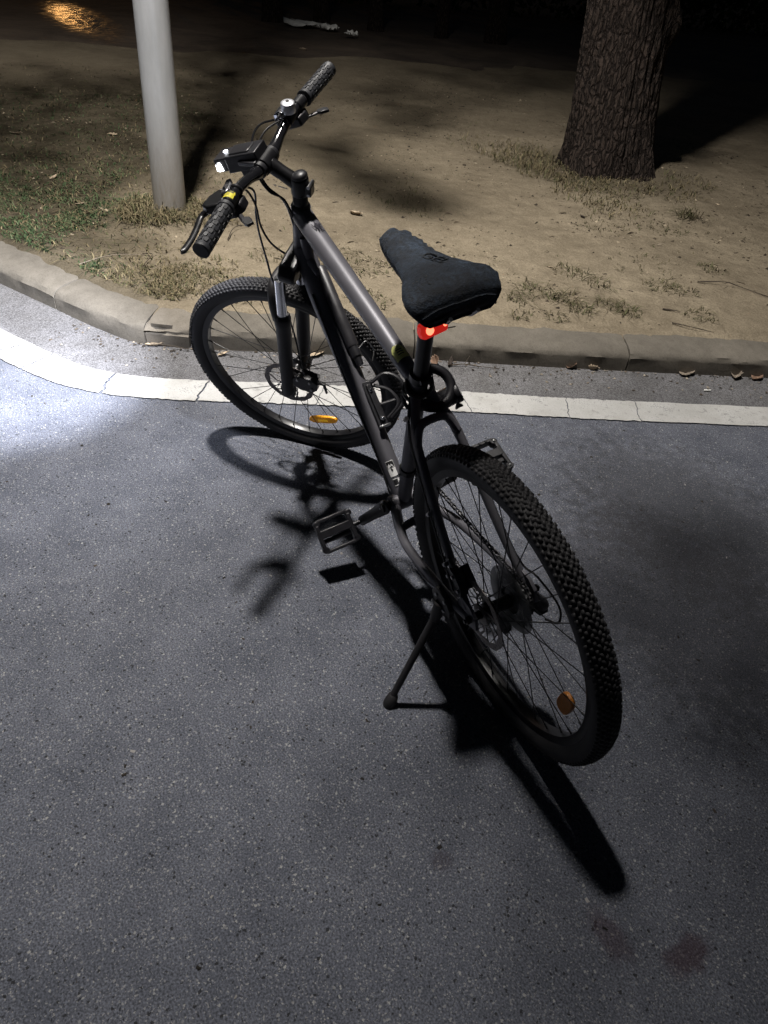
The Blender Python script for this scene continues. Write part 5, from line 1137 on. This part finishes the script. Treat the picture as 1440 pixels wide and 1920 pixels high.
# ================================================================== LEAVES, TWIGS, PAPER
def leaf(name, x, y, z, l, wd, curl, rot, m, label, cat='leaf', group=None, seed=0, tilt=(0, 0), fold=.3):
    g = np.random.default_rng(seed); nu, nv = 12, 6; V = []
    for i in range(nu + 1):
        u = i / nu; hw = wd / 2 * math.sin(PI * min(1, u * .96 + .03)) ** .7 * (1 + .25 * g.normal() * .5)
        for j in range(nv + 1):
            v = j / nv * 2 - 1
            V.append(((u - .5) * l, v * hw, abs(v) ** 1.5 * hw * fold + curl * l * (4 * (u - .5) ** 2) * .5 + g.normal() * l * .012))
    F = [(i * (nv + 1) + j, (i + 1) * (nv + 1) + j, (i + 1) * (nv + 1) + j + 1, i * (nv + 1) + j + 1) for i in range(nu) for j in range(nv)]
    b = MB(); b.add(V, F); b.tube([(-l * .5, 0, curl * l * .5), (-l * .75, l * .04, curl * l * .4)], .0013, 5)
    V = np.concatenate(b.v); Rm = (Matrix.Rotation(rot, 3, 'Z') @ Matrix.Rotation(tilt[0], 3, 'X') @ Matrix.Rotation(tilt[1], 3, 'Y'))
    V = V @ np.array(Rm).T; V[:, 2] -= V[:, 2].min(); b.v = [V]
    o = b.build(name, m); o.location = (x, y, z); s = o.modifiers.new('thickness', 'SOLIDIFY'); s.thickness = .0008
    return tag(o, label, cat, group)
GUT = 'leaves lying in the gutter'
Z0 = .005
leaf('leaf', 1.318, -1.250, Z0, .062, .046, .55, 1.9, MT['leaf_brown'], 'humped pinkish-brown leaf against the kerb face, larger of the neighbouring two right of the bicycle', 'leaf', GUT, 1, (.15, .5), .9)
leaf('leaf', 1.268, -1.318, Z0, .042, .034, .5, .6, MT['leaf_pale'], 'small crumpled pale leaf just right of the humped brown leaf by the kerb', 'leaf', GUT, 2, (.3, .2), 1.2)
leaf('leaf', 1.108, -1.705, Z0, .092, .055, .22, 1.9, MT['leaf_grey'], 'broad flat greyish leaf in the gutter halfway between the brown leaf and the right edge', 'leaf', GUT, 3, (.12, .1), .35)
leaf('leaf', 1.010, -1.900, Z0, .070, .042, .4, 2.2, MT['leaf_grey'], 'dark-edged curled leaf in the gutter, second from the right edge of the photo', 'leaf', GUT, 4, (.2, .1), .9)
leaf('leaf', .972, -1.985, Z0, .075, .04, .25, 1.8, MT['leaf_brown'], 'long brown leaf at the kerb foot, rightmost in the photo', 'leaf', GUT, 5, (.1, .05), .5)
leaf('leaf', 1.522, -.700, Z0, .05, .036, .7, 2.6, MT['leaf_brown'], 'upright curled brown leaf in the gutter close behind the seat post', 'leaf', GUT, 6, (.5, .4), 1.2)
leaf('leaf', 1.497, -.755, Z0, .052, .02, .6, 2.3, MT['leaf_dark'], 'narrow dark curled leaf in the gutter between the seat post and the forked twig', 'leaf', GUT, 7, (.3, .3), 1.)
leaf('leaf', 1.738, -.262, Z0, .085, .034, .22, 1.95, MT['leaf_pale'], 'pale pointed leaf at the kerb foot seen beside the front fork through the wheel', 'leaf', GUT, 8, (.2, .05), .5)
leaf('leaf', 2.010, .330, Z0, .075, .026, .2, 1.35, MT['leaf_pale'], 'pale rolled leaf in the gutter below the cracked mortar joint', 'leaf', GUT, 9, (.15, .05), .9)
leaf('leaf', 1.85, .10, Z0, .045, .02, .3, 1.8, MT['leaf_pale'], 'small pale leaf scrap in the gutter left of the front tyre', 'leaf', GUT, 10, (.2, .1), .8)
DL = 'leaves lying on the dirt'
for i, (x, y, l, wd, m, lab) in enumerate(((3.06, -1.04, .085, .05, 'leaf_pale', 'pale two-lobed leaf on bare dirt halfway between head tube and saddle nose'), (2.07, -1.66, .03, .016, 'leaf_pale', 'tiny bright leaf scrap on the dirt right of the saddle, nearest the dry tufts'), (4.05, .42, .07, .035, 'leaf_pale', 'pale leaf on the dark lawn at the left, in line with the pole foot'), (5.05, -.10, .06, .035, 'leaf_pale', 'pale leaf on the dark lawn close left of the lamp pole'), (5.1, .52, .09, .03, 'leaf_pale', 'long pale leaf on the dark lawn, leftmost of the lawn leaves'), (3.52, .36, .05, .03, 'leaf_pale', 'small pale leaf where lawn meets dry grass left of the pole foot'), (3.36, .26, .055, .024, 'leaf_pale', 'narrow bleached leaf in dry grass just left of the pole foot'), (4.39, -3.02, .05, .03, 'leaf_pale', 'pale leaf on the dirt far left of the big tree foot'), (2.74, -3.56, .028, .016, 'leaf_pale', 'tiny bright scrap on the dirt right of the big tree'), (2.46, -.99, .05, .024, 'leaf_dark', 'dark shrivelled leaf on the dirt left of the saddle nose'), (2.75, -2.42, .05, .03, 'leaf_dark', 'black curled leaf on the dirt below the big tree'), (9.3, -3.2, .14, .08, 'leaf_pale', 'pale scrap by the far path above the right grip'))):
    leaf('leaf', x, y, float(gh(x, y)), l, wd, .3, random.random() * 6, MT[m], lab, 'leaf', DL, 30 + i, (.2, .1), .6)
def twig(P, r, label, z=None, m='twig', group='twigs', fork=None):
    P = [(x, y, (float(gh(x, y)) if z is None else z) + dz) for x, y, dz in P]
    b = MB(); Q = smooth(P, 5); b.tube(Q, np.linspace(r, r * .5, len(Q)) * (1 + .2 * np.sin(np.arange(len(Q)))), 6)
    if fork is not None:
        i, (fx, fy, fz) = fork; b.tube([Q[i], (fx, fy, Q[i][2] + fz)], [r * .7, r * .3], 5)
    o = b.build('twig', MT[m]); o.location = (0, 0, 0); return tag(o, label, 'twig', group)
twig([(2.66, .50, .01), (2.69, .35, .02), (2.675, .185, .014)], .0020, 'straight bleached stalk across the edge of the lawn left of the front wheel', m='leaf_grey')
twig([(2.72, .21, .008), (2.675, .175, .016), (2.56, .24, .01), (2.47, .28, .006)], .0026, 'dark bent twig on the dirt at the lawn edge, below the left grip')
twig([(2.80, -.22, .008), (2.93, -.30, .02), (2.965, -.42, .012)], .0026, 'thin arched twig on the dirt between the left grip and the hanging cables')
twig([(1.345, -1.80, .006), (1.285, -1.85, .012), (1.215, -1.93, .006)], .0028, 'thin dark twig by the kerb top at the right, nearest the kerb')
twig([(1.47, -1.86, .006), (1.42, -1.92, .008)], .004, 'short stubby dark twig at the right, just above the thin one by the kerb')
twig([(1.70, -2.32, .006), (1.62, -2.42, .02), (1.56, -2.46, .01), (1.40, -2.52, .006)], .0035, 'longest dark twig on the dirt near the right edge', fork=(6, (1.58, -2.36, .01)))
twig([(1.485, -.74, .004), (1.465, -.80, .010), (1.43, -.86, .006), (1.395, -.93, .003)], .0026, 'forked dark twig in the gutter right of the seat post', .004, fork=(5, (1.50, -.85, .02)))
twig([(2.53, .668, .004), (2.46, .60, .006), (2.37, .565, .003), (2.30, .535, .003)], .0028, 'long dark twig in the gutter under the left kerb stone', .004)
twig([(2.24, .475, .004), (2.20, .43, .006), (2.16, .40, .003)], .0022, 'short thin twig in the gutter between the mortar joint and the long twig', .004)
twig([(2.03, .36, .002), (1.985, .29, .008), (1.92, .21, .010), (1.89, .09, .004), (1.845, -.02, .003)], .0022, 'wiry dark twig in the gutter running to the front tyre', .004)
o = MB().box((0, 0, .004), (.030, .007, .007)).build('cigarette_end', MT['paper'], bevel=.002); o.location = (.958, -1.672, .004); o.rotation_euler.z = 1.2; tag(o, 'small white cigarette end on the gutter strip near the right edge', 'litter')
o = MB().ball((0, 0, .016), .022, 10, (1.1, .8, .7)).build('pebble', MT['stone']); o.location = (2.565, .665, .004); tag(o, 'whitish pebble in the gutter at the far end of the long twig', 'pebble')
for v in o.data.vertices: v.co += Vector(noise.noise_vector(v.co * 60)) * .005
def paper(x, y, l, wd, rot, lab, seed):
    g = np.random.default_rng(seed); nu, nv = 9, 4; V = []
    for i in range(nu + 1):
        for j in range(nv + 1): V.append(((i / nu - .5) * l + g.normal() * l * .02, (j / nv - .5) * wd * (1 - .5 * abs(i / nu - .45)) + g.normal() * wd * .06, .02 + abs(g.normal()) * .02 + .05 * math.sin(i * 1.3 + seed) ** 2))
    b = MB(); b.add(V, [(i * (nv + 1) + j, (i + 1) * (nv + 1) + j, (i + 1) * (nv + 1) + j + 1, i * (nv + 1) + j + 1) for i in range(nu) for j in range(nv)], False)
    o = b.build('paper_scrap', MT['paper']); o.location = (x, y, .133); o.rotation_euler.z = rot; s = o.modifiers.new('thickness', 'SOLIDIFY'); s.thickness = .001
    tag(o, lab, 'paper', 'white papers on the far path')
paper(11.6, -4.15, .48, .55, 1.98, 'largest torn white paper on the dark far path, upper left of the right grip', 1)
paper(11.2, -4.38, .24, .30, 1.8, 'crumpled middle white paper scrap on the dark far path', 2)
paper(10.5, -4.42, .20, .14, 2.0, 'smallest and nearest white paper scrap on the dark far path', 3)
